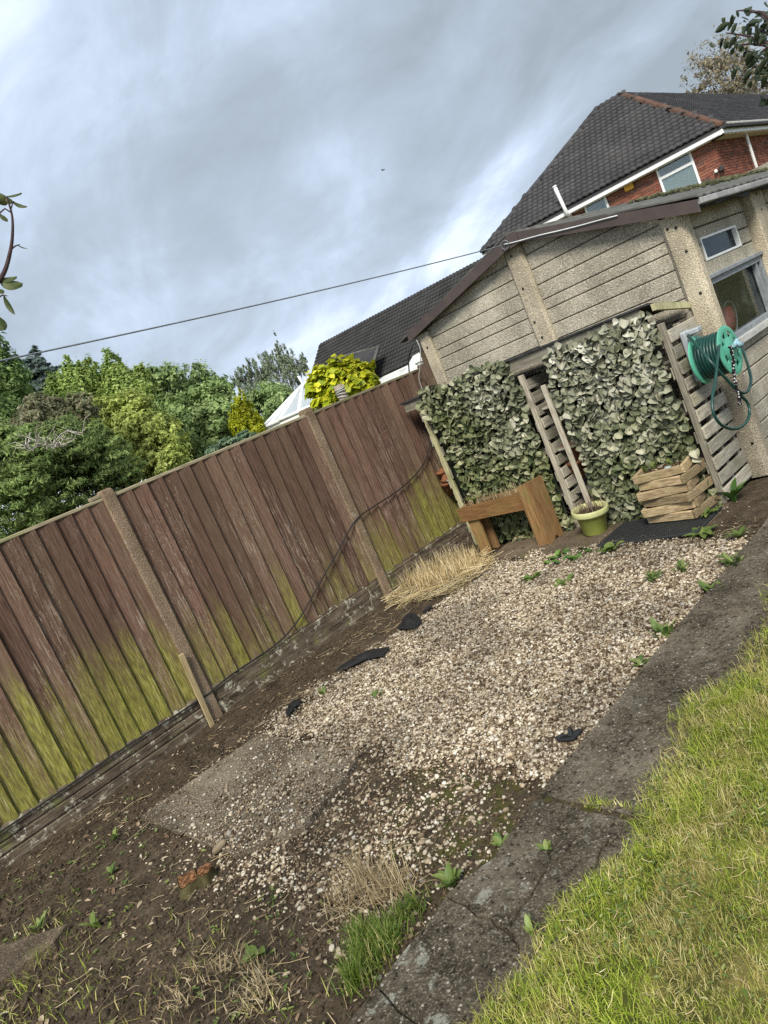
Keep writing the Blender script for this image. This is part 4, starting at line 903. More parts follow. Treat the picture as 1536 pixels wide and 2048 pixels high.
def house_window(s0, s1, z0_, z1_, par, org, u, nrm, tr=.34, back='blind'):
    m = frame_m(u, nrm, np.array((0,0,1.0)), lin(org)*np.array((1,1,0))+nrm*.035); fw = .065; b = MB()
    for lo, hi in (((s0,-.05,z0_),(s0+fw,.02,z1_)), ((s1-fw,-.05,z0_),(s1,.02,z1_)), ((s0+fw,-.05,z1_-fw),(s1-fw,.018,z1_)), ((s0+fw,-.05,z0_),(s1-fw,.018,z0_+fw)), ((s0+fw,-.05,z1_-(z1_-z0_)*tr-fw*.6),(s1-fw,.022,z1_-(z1_-z0_)*tr+fw*.6))): b.box(lo, hi, .006, m)
    me = b.mesh('window'); import_fix(me); f = put('window', me, M['upvc'], par); zt = z1_-(z1_-z0_)*tr
    for (a, c) in ((z0_+fw, zt-fw*.5), (zt+fw*.5, z1_-fw)):
        p = MB(); p.box((s0+fw, -.02, a), (s1-fw, -.014, c), 0, m); put('pane', p, M['glassh'], f)
    p = MB(); p.box((s0+.01, -.032, z0_+.01), (s1-.01, -.026, zt if back == 'blind' else z1_-.01), 0, m); put('blind', p, M['blind'] if back == 'blind' else M['curtain'], f)
    if back == 'blind':
        p = MB(); p.box((s0+.01, -.031, zt), (s1-.01, -.0255, z1_-.01), 0, m); put('blind', p, M['curtain'], f)
    p = MB(); p.box((s0-.04, -.02, z0_-.05), (s1+.04, .07, z0_), .006, m); put('sill', p, M['upvc'], f)
house_window(*wn[0], wall, WA, U, -Nn); house_window(*wn[1], wall, WA, U, -Nn, .5, 'curtain')
# pipes, alarm box, lamp
q0, q1, q2, q3 = hit(1110,375,A+Nn*-.1,Nn), hit(1133,425,A+Nn*-.1,Nn), wpx(1143,433)-Nn*.08, wpx(1150,460)-Nn*.08
b = MB(); b.tube(smooth([q0, q1, q1*.4+q2*.6+np.array((0,0,.0)), q2, q3], 3), .055, 10); b.tube([q0, q0+(q0-q1)*.06], .065, 10); put('soil_pipe', b, M['upvc'], house)
q = wpx(1257, 371); b = MB(); b.box((-.13,-.02,-.14), (.13,.09,.14), .02, frame_m(U, -Nn, np.array((0,0,1.0)), q)); me = b.mesh('alarm_box'); import_fix(me); put('alarm_box', me, M['yellow'], house)
q = wpx(1440, 338); m = frame_m(U, -Nn, np.array((0,0,1.0)), q); b = MB(); b.box((-.10,.02,-.08), (.02,.16,.06), .015, m); me = b.mesh('security_lamp'); import_fix(me); sl = put('security_lamp', me, M['felt'], house); b = MB(); b.box((.06,.03,-.06), (.14,.14,.03), .02, m); me = b.mesh('lamp_head'); import_fix(me); put('lamp_head', me, M['upvc'], sl)
dp = A+D2*2.6; q = dp+R2*-.2; b = MB(); b.tube([np.array((q[0],q[1],zE-.12)), np.array((q[0]-.02,q[1],zE-.3)), np.array((q[0]-.03,q[1],.2))], .045, 8); put('downpipe', b, M['upvc'], house)

# ---- lower wing with long dark roof, to the left
E1 = far(815, 729, 25.8); E0 = ray(745, 759); E0 = CAM+E0*(E1[2]-CAM[2])/E0[2]; uw = np.array((-.97,-.243,0)); uw /= np.linalg.norm(uw); nw = np.array((-uw[1], uw[0], 0.0)); nw = nw if nw@E1 > 0 else -nw
ER = E1-uw*7.0; pw = None
def ridge_for(run):
    q = E1+nw*run; return q
run = 3.0; nrm_v = nw; rl = hit(640, 693, E1+nw*run, nw); rr = hit(950, 527, E1+nw*run, nw); zr2 = (rl[2]+rr[2])/2; rl = np.array((rl[0], rl[1], zr2)); rr = rl-uw*((rl-rr)@uw+3.0)
EL = E1+uw*((rl-E1)@uw)
wing = thing('bungalow', 'low house with long near-black tiled roof beyond the fence', 'house', ((EL+ER)/2+nw*3)*np.array((1,1,0)))
vw = (rl-EL)/np.linalg.norm(rl-EL); wwn = np.cross(-uw, vw); wwn = wwn if wwn[2] > 0 else -wwn
wr = skin([EL, ER, rr, rl], (0,0,-.06), wing, 'roof', M['roof2']); back = EL+nw*2*run; skin([rl, rr, ER+nw*2*run, EL+nw*2*run], (0,0,-.06), wing, 'roof', M['roof2'])
q4 = [plane_st(p, EL, -uw, vw) for p in (EL, ER, rr, rl)]
lay_tiles(wr, EL+wwn*.015, -uw, vw, wwn, q4, .30, .215, tile_mesh(.30, .215, 'roof_tile', M['roof2'], .03), 0, 'roof_tile')
ridge_run(rl, rr, 'ridge_tile', M['roof2'], .10, .45, wing, -.03)
b = MB(); b.prism([p+np.array((0,0,-.02)) for p in (EL+nw*.1, rl, EL+nw*(2*run-.1))], -uw*.05); put('verge', b, M['roof2'], wing)
beam(EL, ER, (-.05,-.20), (-.01,-.02), M['upvc'], 'fascia', wing); beam(EL, ER, (.0,-.10), (.09,-.03), M['upvc'], 'gutter', wing)
b = MB(); wz = E1[2]-.2; b.prism([np.array((p[0],p[1],-.05)) for p in (EL+nw*.3-uw*.3, ER+nw*.3, ER+nw*5.7, EL+nw*5.7-uw*.3)], (0,0,wz+.05)); me = b.mesh('wall'); import_fix(me); w2 = put('wall', me, M['mortar'], wing)
bricks = []; ztop = wz
sB = (E0-EL)@(-uw); brick_run(EL+nw*.29-uw*(.3), -uw, -nw, np.linalg.norm(ER-EL)-.4, .9, []); rest = MB()
for bk in bricks: rest.add(*brick_geo(*bk))
me = rest.mesh('bricks'); import_fix(me); put('bricks', me, M['brick'], w2, kind='stuff')
# tiled porch roof with pale verge, and the white gable of a porch
pA, pB, pC, pD = [hit(x, y, E1-nw*.6, nw) for x, y in ((640,726),(733,701),(750,742),(660,770))]
pA2, pB2 = pA+nw*.9, pB+nw*.9
pr = skin([pD-nw*.3, pC-nw*.3, pB2, pA2], (0,0,-.07), wing, 'porch_roof', M['roof2'])
b = MB(); b.tube([pB2+np.array((0,0,.03)), pC-nw*.3+np.array((0,0,.03))], .06, 6); b.tube([pA2, pB2], .05, 6); put('verge', b, M['cement'], pr)
G = [hit(x, y, E1-nw*5.5, nw) for x, y in ((797,762),(826,712),(850,698),(850,715),(829,728),(843,742),(815,760))]
b = MB(); b.prism(G, nw*.12); me = b.mesh('porch_gable'); import_fix(me); o = put('porch_gable', me, M['upvc'], wing)

# ---- conservatory
con = thing('conservatory', 'white framed conservatory roof in front of the low house', 'conservatory', far(600, 900, 19.5)*np.array((1,1,0)))
c_top = far(606, 768, 20.5); c_r = far(660, 742, 20.8); c_r = np.array((c_r[0], c_r[1], c_top[2])); nb_ = nw
ev = far(520, 861, 20.5)[2]
def lvl(px, py, z): d = ray(px, py); return CAM+d*(z-CAM[2])/d[2]
c0 = far(519, 861, 20.3); c1 = far(560, 846, 19.0); c1 = np.array((c1[0], c1[1], c0[2])); c2 = far(640, 812, 18.6); c2 = np.array((c2[0], c2[1], c0[2])); c3 = far(720, 775, 18.8); c3 = np.array((c3[0], c3[1], c0[2]))
for pts in ([c0, c1, c_top], [c1, c2, c_top], [c2, c3, c_r, c_top]):
    b = MB(); b.prism(pts, (0,0,-.03)); me = b.mesh('glazing'); import_fix(me); put('glazing', me, M['poly'], con)
for p, q in ((c0,c_top),(c1,c_top),(c2,c_top),(c_top,c_r),(c0,c1),(c1,c2),(c2,c3),((c0+c1)/2,c_top),((c1+c2)/2,c_top),((c2+c3)/2,(c_top+c_r)/2)):
    b = MB(); b.tube([p, q], .05, 6); put('glazing_bar', b, M['upvc'], con)
for k in range(9):
    p = c_top+(c_r-c_top)*k/8; b = MB(); b.tube([p, p+np.array((0,0,.16 if k % 2 else .24))], [.035,.008], 5); put('finial', b, M['upvc'], con)
b = MB(); b.tube([c_top, c_top+np.array((-.08,0,.26))], [.04,.02], 6); put('finial', b, M['upvc'], con)
b = MB(); b.prism([np.array((p[0],p[1],0)) for p in (c0,c1,c2,c3)]+[np.array((c3[0],c3[1]+2.5,0)), np.array((c0[0],c0[1]+2.5,0))], (0,0,c0[2]-.05)); me = b.mesh('wall'); import_fix(me); put('wall', me, M['upvc'], con)
# ------------------------------------------------------------ pallet log store with leaf screens
FY, BYY = 4.81, 5.28
rack = thing('pallet_store', 'grey lean-to store made of pallets against the garage gable', 'store', (-3.5, 5.05, 0))
b = MB(); xr, xl = -2.285, -4.83
zf = onY(1310, 604, FY-.03)[2]; zl = onY(842, 790, FY-.03)[2]
b.prism([(xl, FY-.05, zl-.01), (xr, FY-.05, zf), (xr, BYY+.01, zf-.10), (xl, BYY+.01, zl-.10)], (0,0,.014)); me = b.mesh('felt_roof'); import_fix(me); put('felt_roof', me, M['felt'], rack)
b = MB(); b.prism([(-4.80, FY-.03, zl-.012), (-2.36, FY-.03, zf-.006), (-2.36, FY-.03, zf-.095), (-4.80, FY-.03, zl-.10)], (0,.018,0)); me = b.mesh('front_rail'); import_fix(me); put('front_rail', me, M['pal_x'], rack)
b = MB(); b.prism([(-2.245, FY-.035, zf-.004), (-2.245, BYY, zf-.10), (-2.245, BYY, zf-.145), (-2.245, FY-.035, zf-.05)], (-.03,0,0)); me = b.mesh('rafter'); import_fix(me); put('rafter', me, M['pal_g'], rack)
def pallet(xs, ya, yb, ztop, n, front_w, side, zlow=.02, post_mat='pal_z', slat_h=.086, name='pallet'):
    s = MB(); s.box((xs-front_w, ya, 0), (xs, ya+.035, ztop), .004, jit=.002); s.box((xs-front_w, yb-.035, 0), (xs, yb, ztop-.02), .004); s.box((xs-front_w, (ya+yb)/2-.02, .05), (xs-.002, (ya+yb)/2+.02, ztop-.05), .003)
    p = put(name, s, M[post_mat], rack); pt = (ztop-.03-zlow)/n
    sm = [MB() for _ in range(4)]
    for k, q in enumerate(sm): q.box((0, 0, 0), (.017, yb-ya, slat_h), .0035, jit=.003)
    ms = [q.mesh('slat') for q in sm]
    for q in ms: q.materials.append(M['pal_y'])
    for i in range(n):
        z = zlow+pt*i+random.uniform(-.006,.006)
        inst('slat', ms[i % 4], Matrix.Translation((xs+.001 if side > 0 else xs-front_w-.018, ya+random.uniform(.004,.016), z)) @ Matrix.Rotation(random.uniform(-.012,.012), 4, 'X') @ Matrix.Rotation(random.uniform(-.02,.02), 4, 'Z'), p)
        if i % 2 == 0: inst('slat', ms[(i+1) % 4], Matrix.Translation((xs-front_w-.019 if side > 0 else xs+.001, ya+.01, z-.02)), p)
    return p
pallet(-2.252, FY-.015, BYY, 1.335, 11, .042, 1)
xm = onY(1040, 748, FY)[0]+.02; pallet(xm+.0, FY-.012, 5.16, 1.35, 12, .045, 1, slat_h=.082)
xl0 = onY(848, 830, FY)[0]; pallet(xl0+.02, FY-.01, 5.2, 1.42, 12, .045, -1, post_mat='pal_g')
a = onY(1075, 742, FY-.105); c = onY(1170, 1010, FY-.105); b = MB(); b.box((-.021,-.012,-.02), (.021,.012,np.linalg.norm(a-c)+.1), .004, frame_m(np.array((1.,0,0)), np.array((0,1.,0)), np.array((0,0,1.)), np.array((a[0], FY-.105, .0)))); put('post', b, M['pal_z'], rack)
for z in (.28, .66, 1.02):
    b = MB(); b.box((-4.74, FY+.05, z), (-2.36, BYY-.02, z+.018), .003); put('shelf', b, M['pal_x'], rack)
# ---- leaf screens: bleached fabric leaves on netting
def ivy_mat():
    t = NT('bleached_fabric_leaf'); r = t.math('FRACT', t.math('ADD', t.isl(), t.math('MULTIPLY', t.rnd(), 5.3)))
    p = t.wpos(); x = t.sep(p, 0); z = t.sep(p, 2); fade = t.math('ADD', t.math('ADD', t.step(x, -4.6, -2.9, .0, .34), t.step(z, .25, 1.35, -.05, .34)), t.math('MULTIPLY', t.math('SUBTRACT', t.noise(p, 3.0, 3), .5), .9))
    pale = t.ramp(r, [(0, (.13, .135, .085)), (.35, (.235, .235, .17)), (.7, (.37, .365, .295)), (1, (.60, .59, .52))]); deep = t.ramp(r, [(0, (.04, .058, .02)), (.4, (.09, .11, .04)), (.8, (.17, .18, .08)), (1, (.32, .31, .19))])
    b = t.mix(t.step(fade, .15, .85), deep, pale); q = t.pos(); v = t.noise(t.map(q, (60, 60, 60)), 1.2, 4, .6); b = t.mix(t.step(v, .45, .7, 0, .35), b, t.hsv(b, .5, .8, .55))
    t.bump(v, .3, .002); return t.done(b, .6, .35)
M['ivy'] = ivy_mat()
def ivy_leaf(cup, curl, tw, seed):
    r = random.Random(seed); rows = [(.0,.14,.02),(.12,.46,-.06),(.35,.60,0),(.62,.52,0),(.85,.27,0),(1.0,.02,0)]; V = []; F = []
    for (t, w, dy) in rows:
        for s in (-1,-.5,0,.5,1):
            x = s*w*(1+r.uniform(-.05,.05)); V.append((x, t-(.10*(abs(s)) if t < .2 else 0)+dy*abs(s), cup*(x*x*1.7)-curl*(t-.4)**2+tw*x*(t-.5)-.02*(1 if s == 0 else 0)))
    for i in range(len(rows)-1):
        for k in range(4): F.append((i*5+k, i*5+k+1, (i+1)*5+k+1, (i+1)*5+k))
    return np.array(V), F
IV = [ivy_leaf(.9,.25,.2,1), ivy_leaf(.5,.5,-.3,2), ivy_leaf(1.2,.1,.1,3), ivy_leaf(.2,.7,.4,4), ivy_leaf(.7,-.3,-.2,5)]
IVM = []
for k, (V, F) in enumerate(IV):
    b = MB(); b.add(V, F, True); me = b.mesh('leaf'); me.materials.append(M['ivy']); IVM.append(me)
def screen(label, xa, xb, zb, zt, top_f, n_extra, seed):
    R = np.random.default_rng(seed); sc = thing('leaf_screen', label, 'leaf screen', ((xa+xb)/2, FY-.05, 0), 'fabric leaf screens on the pallet store')
    net = MB(); nx, nz = 12, 16; V = []; F = []
    for i in range(nx+1):
        for j in range(nz+1):
            x = xa+.05+(xb-xa-.1)*i/nx; z = zb+.03+(zt-.06-zb)*j/nz; V.append((x, FY-.035+.015*math.sin(x*9)+.012*math.sin(z*7+x*4), z))
    for i in range(nx):
        for j in range(nz): F.append((i*(nz+1)+j, (i+1)*(nz+1)+j, (i+1)*(nz+1)+j+1, i*(nz+1)+j+1))
    net.add(V, F, True); nm = put('netting', net, M['netting'], sc); md = nm.modifiers.new('thick', 'SOLIDIFY'); md.thickness = .003
    st = .034; spots = []
    for z in np.arange(zb, zt+.06, st*.92):
        for x in np.arange(xa, xb, st):
            xx = x+R.uniform(-.024,.024); zz = z+R.uniform(-.024,.024); wob_ = .018*math.sin(zz*9+seed)+.012*math.sin(zz*21)
            if xx < xa+.03+wob_*.7+(.13*min(1, max(0, (1.25-zz)/.2)) if seed == 3 else 0) or xx > xb-.03+wob_*.6 or zz > top_f(xx) or zz < zb-.02: continue
            spots.append((xx, zz))
    R.shuffle(spots); ext = MB()
    for i, (x, z) in enumerate(spots):
        a = R.normal(0, 1.0); tip = np.array((math.sin(a), -.25+R.normal(0,.25), -math.cos(a))); tip /= np.linalg.norm(tip)
        nrm = np.array((R.normal(0,.42)+.15, -1.0, R.normal(.40,.45))); nrm = nrm-tip*(nrm@tip); nrm /= np.linalg.norm(nrm); sd = np.cross(tip, nrm); s = R.uniform(.036,.064)
        o = np.array((x, FY-.055-R.uniform(0,.022)-.02*math.sin(x*9+z*5), z+.03)); m = frame_m(sd*s, tip*s, nrm*s, o)
        if i < 300: inst('leaf', IVM[i % 5], m, sc)
        else:
            V, F = IV[i % 5]; ext.add([np.array(m @ Vector(q)) for q in V], F, True)
    put('leaves', ext, M['ivy'], sc, kind='stuff'); return sc
M['netting'] = plain('dark_green_netting', (.022, .030, .018), .9, .1, .4, 40, .4)
lx0 = onY(862, 850, FY)[0]+.0; lx1 = xm-.06
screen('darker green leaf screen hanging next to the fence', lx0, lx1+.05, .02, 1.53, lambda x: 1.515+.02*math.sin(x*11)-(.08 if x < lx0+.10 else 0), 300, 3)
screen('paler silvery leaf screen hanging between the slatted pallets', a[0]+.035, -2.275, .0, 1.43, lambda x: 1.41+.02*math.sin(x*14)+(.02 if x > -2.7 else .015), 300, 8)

# ---- pots behind the screens
def pot_mb(b, m, s=1.0, seg=18):
    b.lathe([(0,0),(.055*s,0),(.075*s,.11*s),(.085*s,.11*s),(.087*s,.14*s),(.078*s,.14*s),(.070*s,.11*s),(.05*s,.015*s),(0,.015*s)], seg=seg, M=m)
for i, (px, py, lab) in enumerate(((893,955,'upper terracotta pot stacked beside the left leaf screen'), (902,978,'lower terracotta pot stacked beside the left leaf screen'), (884,925,'topmost dim terracotta pot beside the left leaf screen'), (1152,905,'terracotta pot tucked behind the middle pallet post'), (1160,940,'larger terracotta pot below another behind the middle pallet post'))):
    q = onY(px, py, FY+.16); b = MB(); pot_mb(b, Matrix.Translation(Vector((q[0], q[1], q[2]-.05))) @ Matrix.Rotation(math.radians(180 if i == 2 else 0), 4, 'X'), .95 if i < 3 else 1.05); tag(put('terracotta_pot', b, M['terra']), lab, 'pot', 'terracotta pots in the store')

# ------------------------------------------------------------ wooden trough on board legs
TY = 4.50; tr = thing('trough_planter', 'brown wooden trough planter on board legs beside the fence', 'planter', (-4.0, 4.65, 0))
x0, x1 = -4.385, -3.69
b = MB(); b.prism([(x0-.02, TY, .335), (x1, TY, .335), (x1, TY, .482), (x0-.03, TY, .462)], (0,.022,0)); me = b.mesh('front_board'); import_fix(me); put('front_board', me, M['trough'], tr)
b = MB(); b.prism([(x0-.02, TY+.17, .335), (x1, TY+.17, .335), (x1, TY+.17, .482), (x0-.03, TY+.17, .462)], (0,.022,0)); me = b.mesh('back_board'); import_fix(me); put('back_board', me, M['trough'], tr)
b = MB(); b.box((x1+.001, TY-.016, .0), (x1+.022, TY+.09, .50), .003, jit=.002); b.box((x1+.001, TY+.12, .0), (x1+.022, TY+.20, .51), .003, jit=.002); b.box((x1+.001, TY+.09, .07), (x1+.021, TY+.12, .52), .003); put('end_boards', b, M['trough_z'], tr)
b = MB(); b.prism([(x1+.023, TY-.018, .535), (x1+.103, TY-.018, .552), (x1+.090, TY-.018, .02), (x1+.022, TY-.018, .0)], (0,.024,0)); me = b.mesh('leg'); import_fix(me); put('leg', me, M['trough_z'], tr)
b = MB(); b.prism([(x1+.128, TY-.012, .555), (x1+.128, TY+.20, .54), (x1+.118, TY+.20, .0), (x1+.118, TY+.145, .0), (x1+.118, TY+.10, .05), (x1+.118, TY+.055, .0), (x1+.113, TY-.012, .0)], (-.022,0,0)); me = b.mesh('leg'); import_fix(me); put('leg', me, M['trough_z'], tr)
for yy in (TY+.024, TY+.145):
    b = MB(); b.prism([(x0+.02, yy, .40), (x0+.15, yy, .40), (x0+.14, yy, .0), (x0+.03, yy, .0)], (0,.024,0)); me = b.mesh('leg'); import_fix(me); put('leg', me, M['trough_z'], tr)
b = MB(); b.box((x0-.005, TY+.023, .335), (x0+.012, TY+.169, .462), .003); put('end_board', b, M['trough'], tr)
b = MB(); b.box((x0+.013, TY+.023, .336), (x1-.001, TY+.169, .45)); put('compost', b, M['compost'], tr)
n = 420; P = np.stack([rng.uniform(x0+.03,x1-.02,n), rng.uniform(TY+.03,TY+.16,n), np.full(n,.448)], 1); put('dry_stalks', blades('dry_stalks', P, rng.uniform(.04,.14,n), rng.uniform(.002,.004,n), .8, .7), M['dry'], tr, kind='stuff')

# ------------------------------------------------------------ leafy plants
def leaf_strip(b, base, az, L, W, el0, el1, n=5, fold=.25):
    p = np.array(base, float); d = np.array((math.cos(az), math.sin(az), 0)); s = np.array((-d[1], d[0], 0)); V = []; F = []
    for i in range(n+1):
        t = i/n; w = W*.5*(math.sin(math.pi*min(1, t*.92+.06))**.8); el = el0+(el1-el0)*t; upv = np.array((0,0,1.0)); nrm = -d*math.sin(el)+upv*math.cos(el)
        V += [p-s*w+nrm*w*fold, p, p+s*w+nrm*w*fold]; p = p+(d*math.cos(el)+upv*math.sin(el))*L/n
    for i in range(n):
        for k in range(2): F.append((i*3+k, i*3+k+1, (i+1)*3+k+1, (i+1)*3+k))
    b.add(V, F, True)
def weed(label, c, n, L, W, mat='weed', el=(1.0,-.1), spread=.012, cat='weed', grp='weeds', name='weed'):
    b = MB(); a0 = random.random()*6
    for i in range(n):
        az = a0+i*2.399+random.uniform(-.3,.3); k = random.uniform(.65,1.1); leaf_strip(b, (c[0]+random.uniform(-spread,spread), c[1]+random.uniform(-spread,spread), c[2]), az, L*k, W*k*random.uniform(.8,1.1), el[0]+random.uniform(-.25,.25), el[1]+random.uniform(-.3,.3))
    return tag(put(name, b, M[mat]), label, cat, grp)
def wg(px, py, z=0.0): return gnd(px, py, z)
weed('tall dark leafy weed at the foot of the slatted pallet', wg(1468,1003), 16, .17, .05, 'weedd', (1.2,.2))
weed('weed with drooping leaves in front of the stacked crate planter', wg(1420,1035), 11, .14, .04, 'weed', (1.0,-.3))
weed('flat bright rosette weed at the corner of the rubber mat', wg(1405,1070), 12, .13, .05, 'weed', (.5,-.2))
weed('spiky low weed on the dark yard beside the path end', wg(1480,1075), 10, .10, .025, 'weed', (.8,.1))
weed('broad leaved weed at the near corner of the rubber mat', wg(1222,1105), 8, .11, .075, 'weed', (.9,0), .03)
weed('trailing green weed along the edge of the mossy slab', wg(1140,1113), 18, .09, .05, 'weedd', (.7,-.1), .13)
weed('small round leaved weed in the gravel near the trough', wg(1062,1160), 10, .08, .045, 'weed', (.6,0), .03)
weed('pale yellowish weed spreading in the gravel below the slab', wg(1125,1170), 12, .09, .04, 'weed', (.5,-.1), .06)
weed('feathery weed in the gravel in front of the crate planter', wg(1305,1160), 14, .08, .022, 'weed', (.8,.1), .04)
weed('tufted weed in the gravel below the rubber mat', wg(1368,1143), 14, .08, .02, 'weed', (1.0,.3), .04)
weed('long leaved weed at the far edge of the path', wg(1467,1135), 12, .12, .03, 'weed', (1.0,.2), .03)
weed('second small weed along the far edge of the path', wg(1430,1182), 9, .09, .03, 'weed', (1.0,.3), .03)
weed('upright pair of pale weeds at the middle path joint', wg(1325,1275), 10, .10, .032, 'weed', (1.2,.5), .04)
weed('small bright weed between gravel and path', wg(1283,1330), 8, .06, .03, 'weed', (.8,.2), .02)
weed('bright dandelion rosette on the soil beside the cracked path', wg(907,1772), 14, .075, .032, 'weed', (1.0,.3), .008)
weed('young pale weed at the edge of the cracked path', wg(1003,1692), 7, .055, .028, 'weed', (1.0,.3), .008)
weed('tiny weed growing through the cracked near slab', wg(1096,1700,.03), 6, .04, .02, 'weed', (.9,.2), .006)
weed('weed sprouting in the near crack of the path', wg(1062,1865,.03), 6, .05, .018, 'weed', (1.2,.8), .01)
weed('broad round leaved seedling low on the bare soil', wg(512,1905), 4, .06, .05, 'weed', (.5,.1), .02)
weed('small weed in the gravel near the black membrane', wg(755,1392), 8, .055, .02, 'weed', (.9,.2), .02)
weed('grassy weed in the soil near the fence', wg(650,1388), 9, .07, .015, 'weed', (1.1,.5), .02)
weed('leafy seedling cluster left of the tree stump', wg(225,1745), 6, .055, .025, 'weed', (.8,.2), .01)
weed('twin leaved seedling on the soil at the left edge', wg(75,1860), 6, .075, .026, 'weed', (.9,.2), .02)
weed('taller seedling on the soil between stump and stone slab', wg(190,1860), 6, .07, .026, 'weed', (1.0,.4), .02)
weed('weed seedling near the fence foot', wg(230,1680), 6, .06, .026, 'weed', (.9,.4), .02)
weed('bright green broad leaf plant growing at the fence end of the trough', np.array((-4.27, TY+.12, .45)), 5, .12, .08, 'weed', (1.1,.1), .012, 'plant', None, 'plant')

# ------------------------------------------------------------ green pot with dead plant
pc_ = gnd(1183, 1076)+np.array((0,.08,0)); m = Matrix.Translation(Vector((pc_[0], pc_[1], .012))) @ Matrix.Rotation(math.radians(7), 4, 'Y')
b = MB(); b.lathe([(0,0),(.085,0),(.092,.012),(.118,.165),(.122,.168),(.110,.17),(.084,.02),(0,.015)], seg=36, M=m); gp = tag(put('plant_pot', b, M['pot']), 'olive green plastic pot holding a dead plant', 'pot')
b = MB(); b.lathe([(.121,.160),(.140,.164),(.143,.172),(.143,.205),(.137,.212),(.128,.208),(.119,.168)], seg=36, M=m); put('rim', b, M['potr'], gp)
b = MB(); b.lathe([(0,.178),(.06,.182),(.118,.172)], seg=24, M=m); put('compost', b, M['compost'], gp)
n = 190; P = np.array([np.array(m @ Vector((random.gauss(-.02,.05), random.gauss(0,.05), .18))) for _ in range(n)]); put('dead_stems', blades('dead_stems', P, rng.uniform(.05,.17,n), rng.uniform(.002,.0035,n), .8, .9), M['litter'], gp, kind='stuff')

# ------------------------------------------------------------ stacked board planter
cp = thing('crate_planter', 'square planter built of staggered sawn boards on the rubber mat', 'planter', (-2.52, 4.70, 0))
for k in range(6):
    yaw = math.radians((-7 if k % 2 == 0 else 8)+random.uniform(-2,2)); hs = .195-.004*k+(.008 if k % 2 else 0); z = .035+k*.063; m = Matrix.Translation((-2.515+(.018 if k % 2 == 0 else -.022), 4.705+random.uniform(-.006,.006), z)) @ Matrix.Rotation(yaw, 4, 'Z')
    for s in range(4):
        b = MB(); b.box((-hs, -hs, 0), (hs-.026, -hs+.024, .060), .004, m @ Matrix.Rotation(s*math.pi/2, 4, 'Z'), jit=.003); put('board', b, M['crate_x'], cp)
b = MB(); b.box((-2.66, 4.56, .30), (-2.36, 4.86, .385)); put('compost', b, M['compost'], cp)
n = 120; P = np.stack([rng.uniform(-2.66,-2.37,n), rng.uniform(4.57,4.85,n), np.full(n,.39)], 1); put('bark_chips', flakes('bark_chips', P, rng.uniform(.02,.045,n)), M['litter'], cp, kind='stuff')
for i, (px, py, lab) in enumerate(((1300,948,'left seedling in the crate planter'), (1318,945,'middle seedling in the crate planter'), (1347,930,'right seedling in the crate planter'))):
    q = onY(px, py+18, 4.68); weed(lab, (q[0], q[1], .385), 4, .07, .035, 'weed', (1.3,.6), .006, 'plant', 'seedlings in the crate planter', 'seedling')
b = MB(); b.tube([(-2.49,4.60,.392),(-2.465,4.605,.394),(-2.445,4.61,.396)], [.010,.011,.006], 10); tag(put('bottle', b, M['blue']), 'small blue plastic bottle lying in the crate planter', 'bottle')

# ------------------------------------------------------------ rubber ring mat
mt = MB(); mx0, mx1, my0, my1 = -3.0, -2.24, 4.245, 4.69
mt.box((mx0, my0, .011), (mx1, my0+.012, .030), .003); mt.box((mx0, my1-.012, .011), (mx1, my1, .030), .003); mt.box((mx0, my0+.012, .011), (mx0+.012, my1-.012, .030), .003); mt.box((mx1-.012, my0+.012, .011), (mx1, my1-.012, .030), .003)
for sgn in (1, -1):
    for c in np.arange(-1.2, 1.3, .033):
        seg = []
        for t in np.linspace(0, 1, 120):
            x = mx0+.01+(mx1-mx0-.02)*t; y = (my0+my1)/2+(x-(mx0+mx1)/2)*.75*sgn+c
            if my0+.008 < y < my1-.008: seg.append((x, y))
        if len(seg) > 2:
            (xa, ya), (xb, yb) = seg[0], seg[-1]; d = np.array((xb-xa, yb-ya)); L = np.linalg.norm(d); d /= L
            mt.box((0,-.0035,.012), (L,.0035,.027), 0, frame_m(np.array((d[0],d[1],0)), np.array((-d[1],d[0],0)), np.array((0,0,1.)), np.array((xa, ya, 0 if sgn > 0 else .0015))))
tag(put('rubber_mat', mt, M['rubber']), 'black rubber lattice mat lying before the leaf screen', 'mat')

# ------------------------------------------------------------ hose reel on the end pallet
hr = thing('hose_reel', 'mint green wall hose reel with dark green hose on the slatted pallet', 'hose reel', (-2.2, 5.0, .8))
fc = onX(1461, 700, -1.955); RY, RZ = fc[1], fc[2]
def disc(x, R, holes, nm, th):
    seg = 64; rad = [.018,.045,.088,.128,.146,R]; V = []; F = []
    for i, r in enumerate(rad):
        for k in range(seg):
            a = 2*math.pi*k/seg; V.append((x+(.0 if i != 5 else -.004)+(.008 if i < 2 else 0), RY+r*math.cos(a), RZ+r*math.sin(a)))
    for i in range(5):
        for k in range(seg):
            if holes and i == 2 and (k % 8) in (1,2,3,4,5): continue
            F.append((i*seg+k, i*seg+(k+1) % seg, (i+1)*seg+(k+1) % seg, (i+1)*seg+k))
    b = MB(); b.add(V, F, False); o = put(nm, b, M['reel'], hr); md = o.modifiers.new('thick', 'SOLIDIFY'); md.thickness = th; md.offset = 0; return o
disc(-1.955, .168, True, 'flange', .010); disc(-2.15, .168, True, 'flange', .010)
MX = Matrix.Rotation(math.radians(90), 4, 'Y')
b = MB(); b.lathe([(.085,-2.15),(.085,-1.955)], (0,RY,RZ), 24, MX.copy()); 
for i, v in enumerate(b.v): b.v[i] = (v[0], v[1], v[2])
put('drum', b, M['reel'], hr)
b = MB(); b.lathe([(0,-.03),(.05,-.03),(.055,.0),(.045,.012),(.02,.016),(0,.016)], (-1.955,RY,RZ), 20, MX); put('hub', b, M['reel'], hr)
